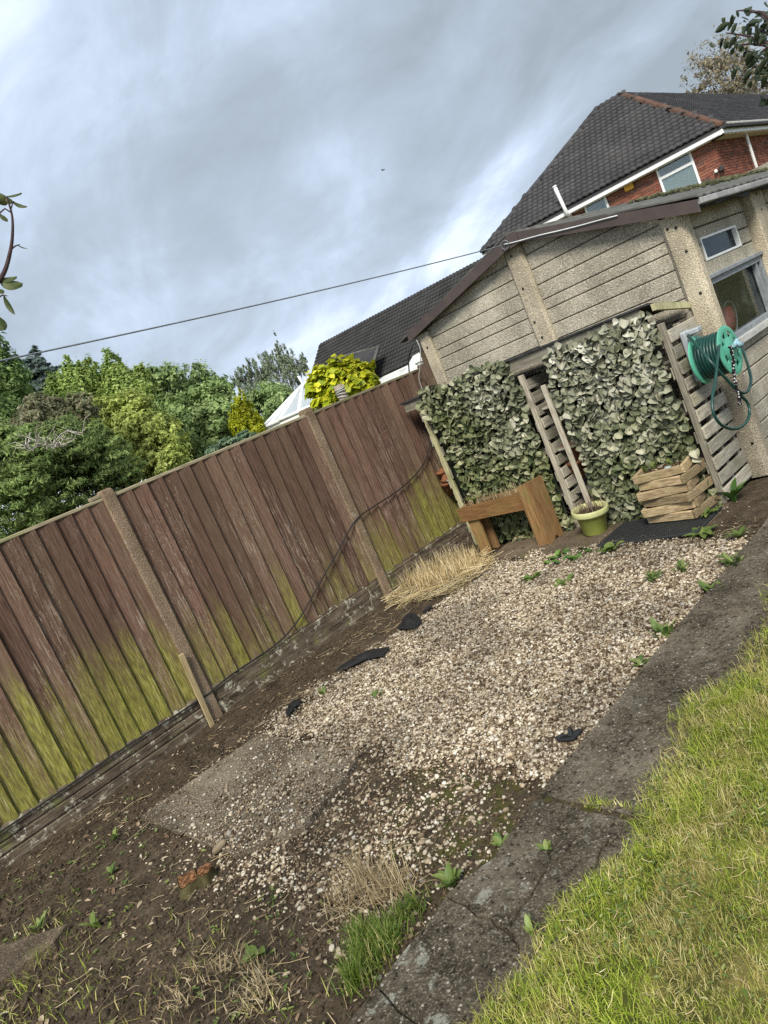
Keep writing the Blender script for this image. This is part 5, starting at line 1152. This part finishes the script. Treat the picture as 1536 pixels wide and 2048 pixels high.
b = MB(); b.tube([(-1.93,RY-.005,RZ+.005),(-1.905,RY+.03,RZ+.05)], [.02,.014], 8); b.tube([(-1.915,RY+.01,RZ+.02),(-1.90,RY-.07,RZ+.03)], [.014,.011], 8); b.tube([(-1.915,RY,RZ+.03),(-1.90,RY+.05,RZ+.0)], [.018,.02], 8); put('connector', b, M['blue'], hr)
q0 = onX(1384, 660, -2.2); q1 = onX(1400, 756, -2.2)
b = MB(); b.box((-2.228, RY-.035, q1[2]-.02), (-2.185, RY+.06, q0[2]+.02), .010); b.box((-2.19, RY-.02, RZ-.02), (-2.14, RY+.03, RZ+.03), .006); b.box((-2.185, RY-.03, q0[2]-.02), (-2.10, RY+.05, q0[2]+.018), .008); put('bracket', b, M['reelg'], hr)
b = MB(); T = 8; pts = []
for lay, r in ((0,.098),(1,.118),(2,.136)):
    for k in range(T*20):
        t = k/(T*20); a = 2*math.pi*T*t; x = -2.135+.165*(t if lay % 2 == 0 else 1-t); pts.append((x, RY+r*math.cos(a)*(1+.01*math.sin(a*3)), RZ+r*math.sin(a)))
b.tube(pts, .0105, 7); hose = put('hose', b, M['hose'], hr)
L1 = [onX(px, py, xx) for px, py, xx in ((1441,668,-1.99),(1437,700,-1.95),(1431,760,-1.93),(1425,795,-1.93),(1427,826,-1.93),(1443,850,-1.93),(1470,858,-1.93),(1491,846,-1.93),(1499,826,-1.93),(1495,806,-1.93),(1484,793,-1.93),(1476,785,-1.93))]
L2 = [onX(px, py, xx) for px, py, xx in ((1377,670,-2.16),(1386,682,-2.10),(1420,722,-1.96),(1460,766,-1.92),(1474,780,-1.92),(1488,786,-1.92),(1498,778,-1.92),(1502,760,-1.93),(1497,735,-1.96),(1487,705,-2.03),(1480,690,-2.05))]
for L_ in (L1, L2):
    b = MB(); b.tube(smooth(L_, 5), .0098, 8); put('hose', b, M['hose'], hr)
def mat_cord():
    t = NT('flecked_cord'); v = t.vor(t.wpos(), 60, 'Distance'); return t.done(t.mix(t.step(v, .35, .25), (.01,.01,.012), (.5,.5,.5)), .7)
M['cord'] = mat_cord(); b = MB(); P = [onX(px, py, -1.905) for px, py in ((1459,692),(1463,702),(1467,722),(1468,745),(1471,768),(1477,787),(1479,800),(1480,810))]
b.tube(smooth(P, 4), [.010+.004*math.sin(i*1.7) for i in range(len(smooth(P, 4)))], 8); put('cord', b, M['cord'], hr)

# ------------------------------------------------------------ stump, stone, membrane scraps, straw
st = thing('tree_stump', 'freshly sawn double tree stump with orange cut faces', 'stump', (-3.15, .82, 0))
for (x, y, r, h, t) in ((-3.165,.80,.048,.040,-.10), (-3.115,.858,.036,.052,.3)):
    b = MB(); sg = 18; V = []; F = []; rows = [(-.03,1.7),(.0,1.35),(h*.5,1.08),(h,.96)]
    rr = [1+random.uniform(-.15,.15)+.12*math.sin(2*math.pi*q_/sg*3+x*90) for q_ in range(sg)]
    for (z, k) in rows:
        for i in range(sg):
            a = 2*math.pi*i/sg; V.append((x+t*z+math.cos(a)*r*k*rr[i], y+.3*t*z+math.sin(a)*r*k*rr[i], z+((math.cos(a+.25)*-r*.16+random.uniform(-.006,.006)+random.uniform(-.004,.004)) if z == h else 0)))
    for i in range(3):
        for k in range(sg): F.append((i*sg+k, i*sg+(k+1) % sg, (i+1)*sg+(k+1) % sg, (i+1)*sg+k))
    b.add(V, F, True); s_ = put('stem', b, M['stumpbark'], st); b = MB(); tp = V[3*sg:]; c = np.mean(np.array(tp), 0); b.add([(p[0]*.94+c[0]*.06, p[1]*.94+c[1]*.06, p[2]+.0015) for p in tp]+[tuple(c+np.array((0,0,.004)))], [(i, (i+1) % sg, sg) for i in range(sg)]); put('cut_face', b, M['stumptop'], s_)
P = np.array([[-3.225, 1.0, .03]]); tag(put('stone', stones('stone', P, np.array([.085]), .8), M['stone']), 'round brown stone at the corner of the concrete slab', 'stone')
sub = bpy.data.objects['stone'].modifiers.new('s', 'SUBSURF'); sub.levels = sub.render_levels = 2
def scrap(label, poly, up, seed):
    R = np.random.default_rng(seed); P = [gnd(x, y) for x, y in poly]; c = np.mean(P, 0); V = [c+np.array((0,0,up))]; F = []; n = len(P); rings = 3
    for r in range(1, rings+1):
        for p in P:
            q = c+(p-c)*r/rings; V.append(q+np.array((R.normal(0,.008), R.normal(0,.008), up*(1-r/rings)*R.uniform(.2,1.3)+.022+R.uniform(0,.012))))
    for i in range(n): F.append((0, 1+i, 1+(i+1) % n))
    for r in range(rings-1):
        for i in range(n): F.append((1+r*n+i, 1+(r+1)*n+i, 1+(r+1)*n+(i+1) % n, 1+r*n+(i+1) % n))
    b = MB(); b.add(V, F, False); o = put('membrane_scrap', b, M['black']); md = o.modifiers.new('thick', 'SOLIDIFY'); md.thickness = .002; tag(o, label, 'membrane scrap', 'black weed membrane scraps')
scrap('crumpled black membrane standing up beside the straw clump', [(795,1265),(812,1240),(830,1232),(843,1240),(846,1252),(838,1262),(815,1266)], .07, 1)
scrap('thin black membrane strip next to the straw clump', [(843,1232),(858,1220),(866,1220),(850,1233)], .01, 2)
scrap('flat torn black membrane sheet on the edge of the gravel', [(672,1348),(690,1335),(718,1318),(740,1308),(783,1303),(768,1318),(735,1328),(700,1342)], .02, 3)
scrap('narrow black membrane piece near the corner of the slab', [(575,1432),(583,1415),(600,1405),(606,1412),(590,1425),(578,1445)], .03, 4)
scrap('small black membrane curl in the gravel beside the path', [(1115,1488),(1140,1482),(1158,1470),(1165,1474),(1148,1490),(1120,1494)], .03, 5)
n = 1500; a = rng.uniform(0, 2*math.pi, n); r = np.sqrt(rng.random(n)); P = np.stack([-4.50+.36*r*np.cos(a), 4.10+.36*r*np.sin(a), np.full(n, .0)], 1); P = P[P[:,0] > -4.85]
sc_ = thing('straw_clump', 'cut dry ornamental grass clump at the foot of the fence', 'dry grass', (-4.5, 4.1, 0))
put('stalks', blades('stalks', P, rng.uniform(.09,.22,len(P)), rng.uniform(.004,.008,len(P)), .42, .25), M['straw'], sc_, kind='stuff')
n = 900; a = rng.uniform(0, 2*math.pi, n); r = np.sqrt(rng.random(n)); P = np.stack([-4.42+.50*r*np.cos(a), 4.0+.46*r*np.sin(a), rng.uniform(.015,.06,n)], 1); P = P[P[:,0] > -4.85]
put('fallen_straw', sticks('fallen_straw', P, rng.uniform(.06,.26,len(P)), rng.uniform(.0015,.003,len(P)), .16), M['straw'], sc_, kind='stuff')
b = MB(); b.box((-.04,-.012,0), (.04,.012,.02), .003, Matrix.Translation((-4.05,4.72,.03)) @ Matrix.Rotation(.6, 4, 'Z')); tag(put('wood_offcut', b, M['stake']), 'small wood offcut lying under the trough planter', 'offcut')
# ------------------------------------------------------------ trees and hedges beyond the fence
def leaf_cloud(name, P, N, size, mat, parent, asp=.55):
    n = len(P); N = N/np.maximum(np.linalg.norm(N, axis=1), 1e-6)[:,None]; r = rng.normal(0, 1, (n,3)); T = r-N*np.sum(r*N, 1)[:,None]; T /= np.maximum(np.linalg.norm(T, axis=1), 1e-6)[:,None]; B = np.cross(N, T); s = size[:,None]
    V = np.stack([P-T*s*.5, P+B*s*asp*.5+N*s*.08, P+T*s*.5, P-B*s*asp*.5+N*s*.08], 1).reshape(-1,3); b = np.arange(n)*4
    F = np.concatenate([np.stack([b,b+1,b+2],1), np.stack([b,b+2,b+3],1)]); return put(name, np_mesh(name, V, F), mat, parent)
def tree(name, label, lobes, D, mat, nl, ls, trunk=None, kind='round', group='trees beyond the fence', cat='tree', depth=.8, clump=None, bark='bark', shell=.55, seed=1, twigs=0, asp=.55, updir=.35):
    """lobes: (px, py, radius px, vertical stretch) measured in the photograph at distance D"""
    global rng
    keep = rng; rng = np.random.default_rng(seed*77+5); C = []; R = []
    for (px, py, pr, sv) in lobes:
        c = far(px, py, D+rng.uniform(-.04,.04)*D*depth*.5); dist = np.linalg.norm(c-CAM); rad = pr*dist/FPX*.95; C.append(c); R.append((rad, rad*depth, rad*sv))
    C = np.array(C); R = np.array(R); vol = R.prod(1)**(2/3); vol /= vol.sum(); base = C.mean(0)*np.array((1,1,0)); tr = thing(name, label, cat, base, group)
    ncl = clump or max(60, int(nl/55)); which = rng.choice(len(C), ncl, p=vol); d = rng.normal(0, 1, (ncl,3)); d /= np.linalg.norm(d, axis=1)[:,None]; rr = shell+(1.12-shell)*rng.random(ncl)**.75
    cc = C[which]+d*R[which]*rr[:,None]; cr = R[which].mean(1)*rng.uniform(.09,.24,ncl)
    k = rng.integers(0, ncl, nl); g = rng.normal(0, 1, (nl,3))*.55
    if kind == 'conifer': g = g*np.array((1.15,1.15,.45))
    if kind == 'column': g = g*np.array((.55,.55,1.6))
    P = cc[k]+g*cr[k][:,None]; N = (d[k]*.9+g*.6+rng.normal(0,.5,(nl,3))+np.array((0,0,updir))); ok = P[:,2] > .15
    leaf_cloud('crown', P[ok], N[ok], (rng.gamma(8, 1/8, nl)*ls)[ok], mat, tr, asp)
    b = MB(); top = C[C[:,2].argmax()]; tb = base+np.array((0,0,-.05)); r0 = max(.05, R.max()*.055); mid = (tb+top)/2+np.array((.1,.05,0)); b.tube(smooth([tb, mid, top]), list(np.linspace(r0, r0*.15, 9)), 7)
    for j in rng.choice(ncl, min(ncl, 26+twigs), replace=False):
        t = rng.uniform(.25,.9); s0 = tb+(top-tb)*t; e = cc[j]; e = e if e[2] > s0[2]-.5 else e+np.array((0,0,.3)); b.tube([s0, (s0+e)/2+np.array((0,0,.12*np.linalg.norm(e-s0)))*.5, e], [r0*.32*(1-t*.6), r0*.2*(1-t*.6), r0*.05], 5, False)
    put('trunk', b, M[bark], tr); rng = keep; return tr
def mute(c, k=.80): g_ = c[0]*.3+c[1]*.6+c[2]*.1; return tuple(g_+(x-g_)*k for x in c)
F_ = lambda n, a, b, c, tr=.45: leafm(n, [(0, mute(a)), (.5, mute(b)), (1, mute(c))], .55, tr)
M['l_dark'] = F_('dark_conifer_leaves', (0.0944,0.166,0.0309), (0.178,0.312,0.058), (0.312,0.477,0.103)); M['l_blue'] = F_('blue_spruce_needles', (0.0625,0.106,0.0938), (0.112,0.175,0.15), (0.188,0.25,0.225))
M['l_green'] = F_('yellow_green_leaves', (0.167,0.265,0.028), (0.32,0.476,0.0629), (0.544,0.672,0.14)); M['l_mid'] = F_('mid_green_leaves', (0.137,0.231,0.0579), (0.252,0.385,0.0967), (0.427,0.559,0.174))
M['l_gold'] = F_('golden_leaves', (0.211,0.281,0.0234), (0.398,0.491,0.0468), (0.596,0.654,0.117)); M['l_birch'] = F_('grey_green_birch_leaves', (0.129,0.182,0.0908), (0.236,0.303,0.182), (0.402,0.47,0.303))
M['l_cyp'] = leafm('golden_cypress_leaves', [(0, (.24,.30,.012)), (.5, (.42,.46,.02)), (1, (.58,.58,.05))], .5, .4); M['l_bean'] = leafm('yellow_bean_leaves', [(0, (.20,.28,.012)), (.5, (.46,.48,.02)), (1, (.70,.66,.05))], .5, .4); M['l_red'] = F_('reddish_shrub_leaves', (.12,.15,.06), (.24,.25,.11), (.36,.31,.18))
M['l_hedge'] = F_('dark_spruce_needles', (0.0922,0.139,0.028), (0.186,0.292,0.0512), (0.373,0.512,0.105)); M['l_brown'] = F_('autumn_birch_leaves', (.18,.14,.08), (.30,.25,.14), (.40,.36,.22)); M['l_apple'] = F_('apple_leaves', (.018,.032,.014), (.03,.05,.02), (.06,.085,.035), .2)
M['l_teal'] = F_('blue_green_conifer_leaves', (0.075,0.15,0.075), (0.15,0.25,0.125), (0.25,0.375,0.2))
tree('conifer', 'tall dark green conifer at the left edge beyond the fence', [(-30,760,75,1.7),(10,770,52,1.9),(-15,880,90,1.2),(30,850,50,1.2)], 15.0, M['l_dark'], 45000, 0.07, kind='column', seed=2)
tree('spruce', 'blue grey spruce showing behind the light green trees', [(78,728,16,2.0),(70,760,38,1.0),(95,790,45,1.0),(110,740,14,1.5)], 22.0, M['l_blue'], 16000, 0.1, kind='conifer', seed=3)
tree('tree', 'light green tree with pointed tops right of the spruce', [(155,765,30,1.6),(185,760,26,1.5),(170,830,70,1.1),(130,800,34,1.3),(200,880,60,1.0)], 17.0, M['l_green'], 42000, 0.075, kind='column', seed=4)
tree('tree', 'light green tree with a peaked crown next to the pointed one', [(235,755,26,1.7),(255,800,48,1.3),(220,850,50,1.0),(285,770,30,1.2)], 16.5, M['l_green'], 34000, 0.075, kind='column', seed=5)
tree('tree', 'golden green bushy tree in the middle of the row', [(265,850,60,1.0),(320,880,55,1.0),(250,900,60,1.0),(330,925,50,.9),(215,840,40,1.0)], 13.0, M['l_gold'], 40000, 0.062, seed=6)
tree('tree', 'broad dark green tree behind the golden bushes', [(340,785,50,1.0),(400,790,55,1.0),(430,830,55,1.0),(380,860,70,1.0),(310,770,32,1.1),(440,780,30,1.0),(415,900,60,.9)], 19.0, M['l_mid'], 46000, 0.095, seed=7, shell=.4)
tree('birch', 'airy grey green birch with thin top beside the black roof', [(553,690,14,1.8),(565,715,26,1.2),(540,735,30,1.1),(520,755,36,1.0),(585,740,34,1.0),(550,800,55,.9),(485,765,26,1.1),(605,725,18,1.2),(500,740,20,1.1)], 30.0, M['l_birch'], 26000, 0.085, kind='column', seed=8, shell=.1, twigs=40, asp=.4)
tree('shrub', 'dense green shrub below the airy birch', [(540,820,60,.8),(500,850,40,.9),(585,815,40,.9)], 24.0, M['l_mid'], 18000, 0.12, seed=18, cat='shrub')
tree('shrub', 'reddish brown shrub behind the dark hedge', [(75,825,36,.9),(115,840,40,.9),(160,820,34,.9),(60,870,40,.9),(30,860,26,1.0)], 12.0, M['l_red'], 20000, 0.045, seed=9, cat='shrub')
tree('cypress', 'bright golden cypress standing left of the conservatory', [(483,805,15,1.7),(492,835,26,1.2),(505,860,30,1.0),(478,850,22,1.2)], 17.0, M['l_cyp'], 20000, 0.055, kind='column', seed=10)
tree('conifer', 'low blue green conifer just above the fence top', [(455,895,26,.7),(490,880,24,.7),(430,905,22,.7),(515,880,14,.7)], 9.0, M['l_teal'], 12000, 0.035, kind='conifer', seed=11)
tree('hedge', 'dark needled hedge tree filling the left corner over the fence', [(60,930,85,.9),(140,910,75,.9),(210,930,65,.9),(20,1000,90,.9),(110,1000,80,.8),(235,960,50,.8),(-40,940,80,1.0),(180,880,40,.9),(270,930,22,.9),(30,890,50,.9)], 7.6, M['l_hedge'], 85000, 0.045, kind='conifer', seed=12, cat='hedge', clump=900, asp=.3, group=None)
tree('bean_tree', 'round tree with large yellow leaves behind the fence', [(680,765,50,.9),(650,775,40,.9),(715,765,38,.9),(730,748,26,.8),(640,760,28,.8),(690,740,26,.8),(660,810,40,.8),(748,765,12,.9),(705,728,12,.8),(622,772,14,.9),(738,735,10,.8),(660,735,12,.8)], 8.5, M['l_bean'], 5600, 0.08, seed=13, clump=330, asp=.85, shell=.6, updir=.9, group=None)
tree('birch', 'sparse brown leaved birch behind the brick house', [(1420,140,45,1.0),(1460,120,50,1.1),(1500,150,55,1.0),(1450,190,60,.9),(1395,185,34,1.0),(1520,200,50,1.0),(1545,130,40,1)], 46.0, M['l_brown'], 7000, 0.16, seed=14, shell=.1, twigs=120, bark='bark', clump=330, asp=.45, group=None)
# dead twigs on the hedge
dt = MB(); R = random.Random(4)
for k in range(60):
    px, py = R.choice(((60,885),(80,878),(120,880),(140,866),(155,858),(100,882))); s0 = far(px+R.uniform(-14,14), py+R.uniform(4,18), 7.0); e = s0+np.array((R.uniform(-.24,.24), R.uniform(-.15,.15), R.uniform(-.02,.13))); mpt = (s0+e)/2+np.array((R.uniform(-.05,.05), 0, R.uniform(-.03,.05))); dt.tube([s0, mpt, e], [.0045,.0035,.0015], 5, False)
tag(put('dead_branch', dt, M['barkw']), 'tangle of bleached dead twigs on top of the dark hedge', 'branch')
# weathered pole behind the fence
pp = far(676, 770, 6.9); b = MB(); b.tube([np.array((pp[0]+.03, pp[1]+.02, -.05)), pp+np.array((.0,0,-.3)), pp+np.array((-.01,0,.0))], [.045,.045,.042], 10); po = tag(put('old_pole', b, M['oldpost']), 'weathered grey pole bound with cord behind the fence', 'pole')
b = MB()
for k in range(5):
    zc = pp[2]-.03-.022*k; b.tube([np.array((pp[0]+.05*math.cos(t), pp[1]+.05*math.sin(t), zc+.012*math.sin(t+k))) for t in np.linspace(0, 6.3, 18)], .005, 5, False)
put('cord', b, M['cablew'], po)

# ------------------------------------------------------------ apple trees by the camera (only twigs reach into view)
def leaf_obj(base, tip, W, cup, par, mat, nm='leaf', curl=.2):
    b = MB(); d = np.array(tip)-np.array(base); L = np.linalg.norm(d); t = d/L; s = np.cross(t, CF); s /= np.linalg.norm(s); s = s*.8+CF*.6; s /= np.linalg.norm(s); n_ = np.cross(s, t); V = []; F = []; n = 7
    for i in range(n+1):
        q = i/n; w = W*.5*math.sin(math.pi*(q*.94+.03))**.75; c = np.array(base)+d*q+n_*curl*L*(q*(1-q))*1.0
        for k in (-1,-.5,0,.5,1): V.append(c+s*w*k+n_*cup*W*(k*k)*.6)
    for i in range(n):
        for k in range(4): F.append((i*5+k, i*5+k+1, (i+1)*5+k+1, (i+1)*5+k))
    b.add(V, F, True); return put(nm, b, mat, par)
def apple_leaf_mat():
    t = NT('near_apple_leaf'); n = t.noise(t.wpos(), 40, 5, .6); b = t.ramp(n, [(.3, (.045,.07,.022)), (.55, (.085,.11,.035)), (.72, (.17,.16,.06)), (.85, (.10,.06,.03))]); t.done(b, .5, .35)
    tr = t.n('ShaderNodeBsdfTranslucent'); t.l(b, tr.inputs[0]); mx = t.n('ShaderNodeMixShader'); mx.inputs[0].default_value = .3; t.l(t.b.outputs[0], mx.inputs[1]); t.l(tr.outputs[0], mx.inputs[2]); t.l(mx.outputs[0], t.out.inputs[0]); return t.m
M['applenear'] = apple_leaf_mat(); DT = 1.75
tw = thing('apple_shoot', 'slender apple shoot with curled leaves at the left edge', 'tree', far(-1000, 700, DT+.1)*np.array((1,1,0)))
T_ = lambda x, y, dd=0: far(x, y, DT+dd)
s0 = far(-1000, 700, DT+.1)*np.array((1,1,0)); b = MB(); b.tube([s0, s0+np.array((0,0,1.3)), s0+np.array((.05,0,2.3))], [.06,.05,.03], 10); b.tube(smooth([s0+np.array((0,0,1.35)), T_(-500,760), T_(-200,720), T_(-55,660), T_(-20,590), T_(8,545), T_(20,505), T_(25,470), T_(24,430), T_(13,393)], 4), list(np.linspace(.009,.0016,37)), 7)
for p in ((T_(21,500),T_(31,492),T_(40,489)), (T_(24,426),T_(10,417),T_(0,425),T_(-8,440)), (T_(22,418),T_(27,402)), (T_(0,560),T_(-15,575)), (T_(-25,610),T_(5,590),T_(15,592)), (T_(-40,640),T_(-10,630),T_(0,628))): b.tube(list(p), [.0018]*(len(p)-1)+[.001], 5, False)
put('stem', b, M['barkd'], tw)
for p, q, W, cu, cv in (((T_(14,392),T_(43,385),.010,.5,.1)), ((T_(26,402),T_(54,412),.013,.4,.5)), ((T_(14,394),T_(24,407),.014,.3,.1)), ((T_(13,393),T_(-8,404),.03,.3,.1)), ((T_(34,489),T_(56,497),.004,.2,.5)), ((T_(2,563),T_(45,566),.034,.35,.15)), ((T_(-8,556),T_(33,552),.020,.4,.3)), ((T_(8,590),T_(30,628),.012,.5,.6)), ((T_(-6,630),T_(8,660),.030,.4,.6)), ((T_(0,427),T_(16,442),.012,.4,.2)), ((T_(-4,578),T_(8,586),.014,.2,.1))): leaf_obj(p, q, W, cu, tw, M['applenear'], curl=cv)
DA = 4.2; ab = far(1700, 300, DA)*np.array((1,1,0)); at_ = thing('apple_tree', 'dark leaved apple branches in the top right corner', 'tree', ab)
b = MB(); b.tube(smooth([ab+np.array((0,0,-.05)), ab+np.array((0,0,1.2)), far(1690,260,DA), far(1610,130,DA), far(1560,60,DA)], 4), list(np.linspace(.08,.02,17)), 9)
tips = [((1560,60),(1500,26)), ((1560,60),(1472,22)), ((1600,130),(1452,66)), ((1600,130),(1476,90)), ((1610,180),(1505,135)), ((1600,130),(1515,60)), ((1620,200),(1530,170)), ((1590,110),(1520,105))]
R = random.Random(11); LV = []
for s, e in tips:
    p = far(*s, DA+R.uniform(-.2,.2)); q = far(*e, DA+R.uniform(-.3,.3)); mpt = (p+q)/2+np.array((0,0,.04)); b.tube(smooth([p, mpt, q], 4), list(np.linspace(.009,.0025,9)), 5, False)
    k = 16 if e[0] < 1490 else 24
    for i in range(k):
        t = R.uniform(.35,1.0) if e[0] > 1490 else R.uniform(.55,1.0); c = p+(q-p)*t+np.array((R.gauss(0,.03), R.gauss(0,.06), R.gauss(-.01,.035))); LV.append((c, c+np.array((R.gauss(0,.026), R.gauss(0,.026), -R.uniform(.0,.04)))))
put('branch', b, M['barkd'], at_)
for i in range(200):
    c = far(R.uniform(1500,1640), R.uniform(40,140)+R.gauss(0,25), DA+R.uniform(-.5,.5)); LV.append((c, c+np.array((R.gauss(0,.026), R.gauss(0,.026), -R.uniform(.0,.04)))))
for (p, q) in LV[:300]: leaf_obj(p, q, R.uniform(.026,.040), R.uniform(.1,.5), at_, M['l_apple'], curl=R.uniform(-.2,.4))

# ------------------------------------------------------------ washing line and bird
a0 = onY(1012, 489, 5.21); far_end = far(-900, 905, 3.4); P = []
for i in range(41):
    t = i/40; p = a0+(far_end-a0)*t; P.append(p+np.array((0,0,-.10*4*t*(1-t)*.35)))
b = MB(); b.tube(P, .0042, 6); wl = tag(put('washing_line', b, M['rope']), 'thin washing line stretched across the sky to the garage gable', 'line')
Pw = [onY(px, py, 5.225) for px, py in ((1008,489),(1030,484),(1077,471),(1120,461),(1160,451),(1200,440),(1235,431))]
b = MB(); b.tube(smooth(Pw, 4), .0048, 6); put('line_end', b, M['ropew'], wl)
b = MB(); b.tube([onY(1010+8*math.cos(t), 490+9*math.sin(t), 5.22) for t in np.linspace(0, 6.0, 14)], .004, 5, False); put('hook', b, M['rope'], wl)
pole = far_end*np.array((1,1,0)); b = MB(); b.tube([pole, far_end+np.array((0,0,.1))], .025, 10); tag(put('line_post', b, M['oldpost']), 'post outside the left edge that holds the washing line', 'post')
bp = far(766, 340, 42); m = frame_m(CR, -CF, CU, bp); b = MB(); b.lathe([(0,-.09),(.02,-.07),(.035,-.02),(.03,.03),(.012,.07),(0,.08)], seg=10, M=m @ Matrix.Rotation(math.radians(65), 4, 'Y')); bd = tag(put('bird', b, M['bird']), 'tiny dark bird flying high in the grey sky', 'bird')
b = MB()
for s in (-1, 1): b.add([np.array(m @ Vector(q)) for q in ((0,0,.01),(s*.06,.01,.05),(s*.13,.0,.03),(s*.06,.0,.0),(0,0,-.03))], [(0,1,2,3,4)])
put('wing', b, M['bird'], bd)
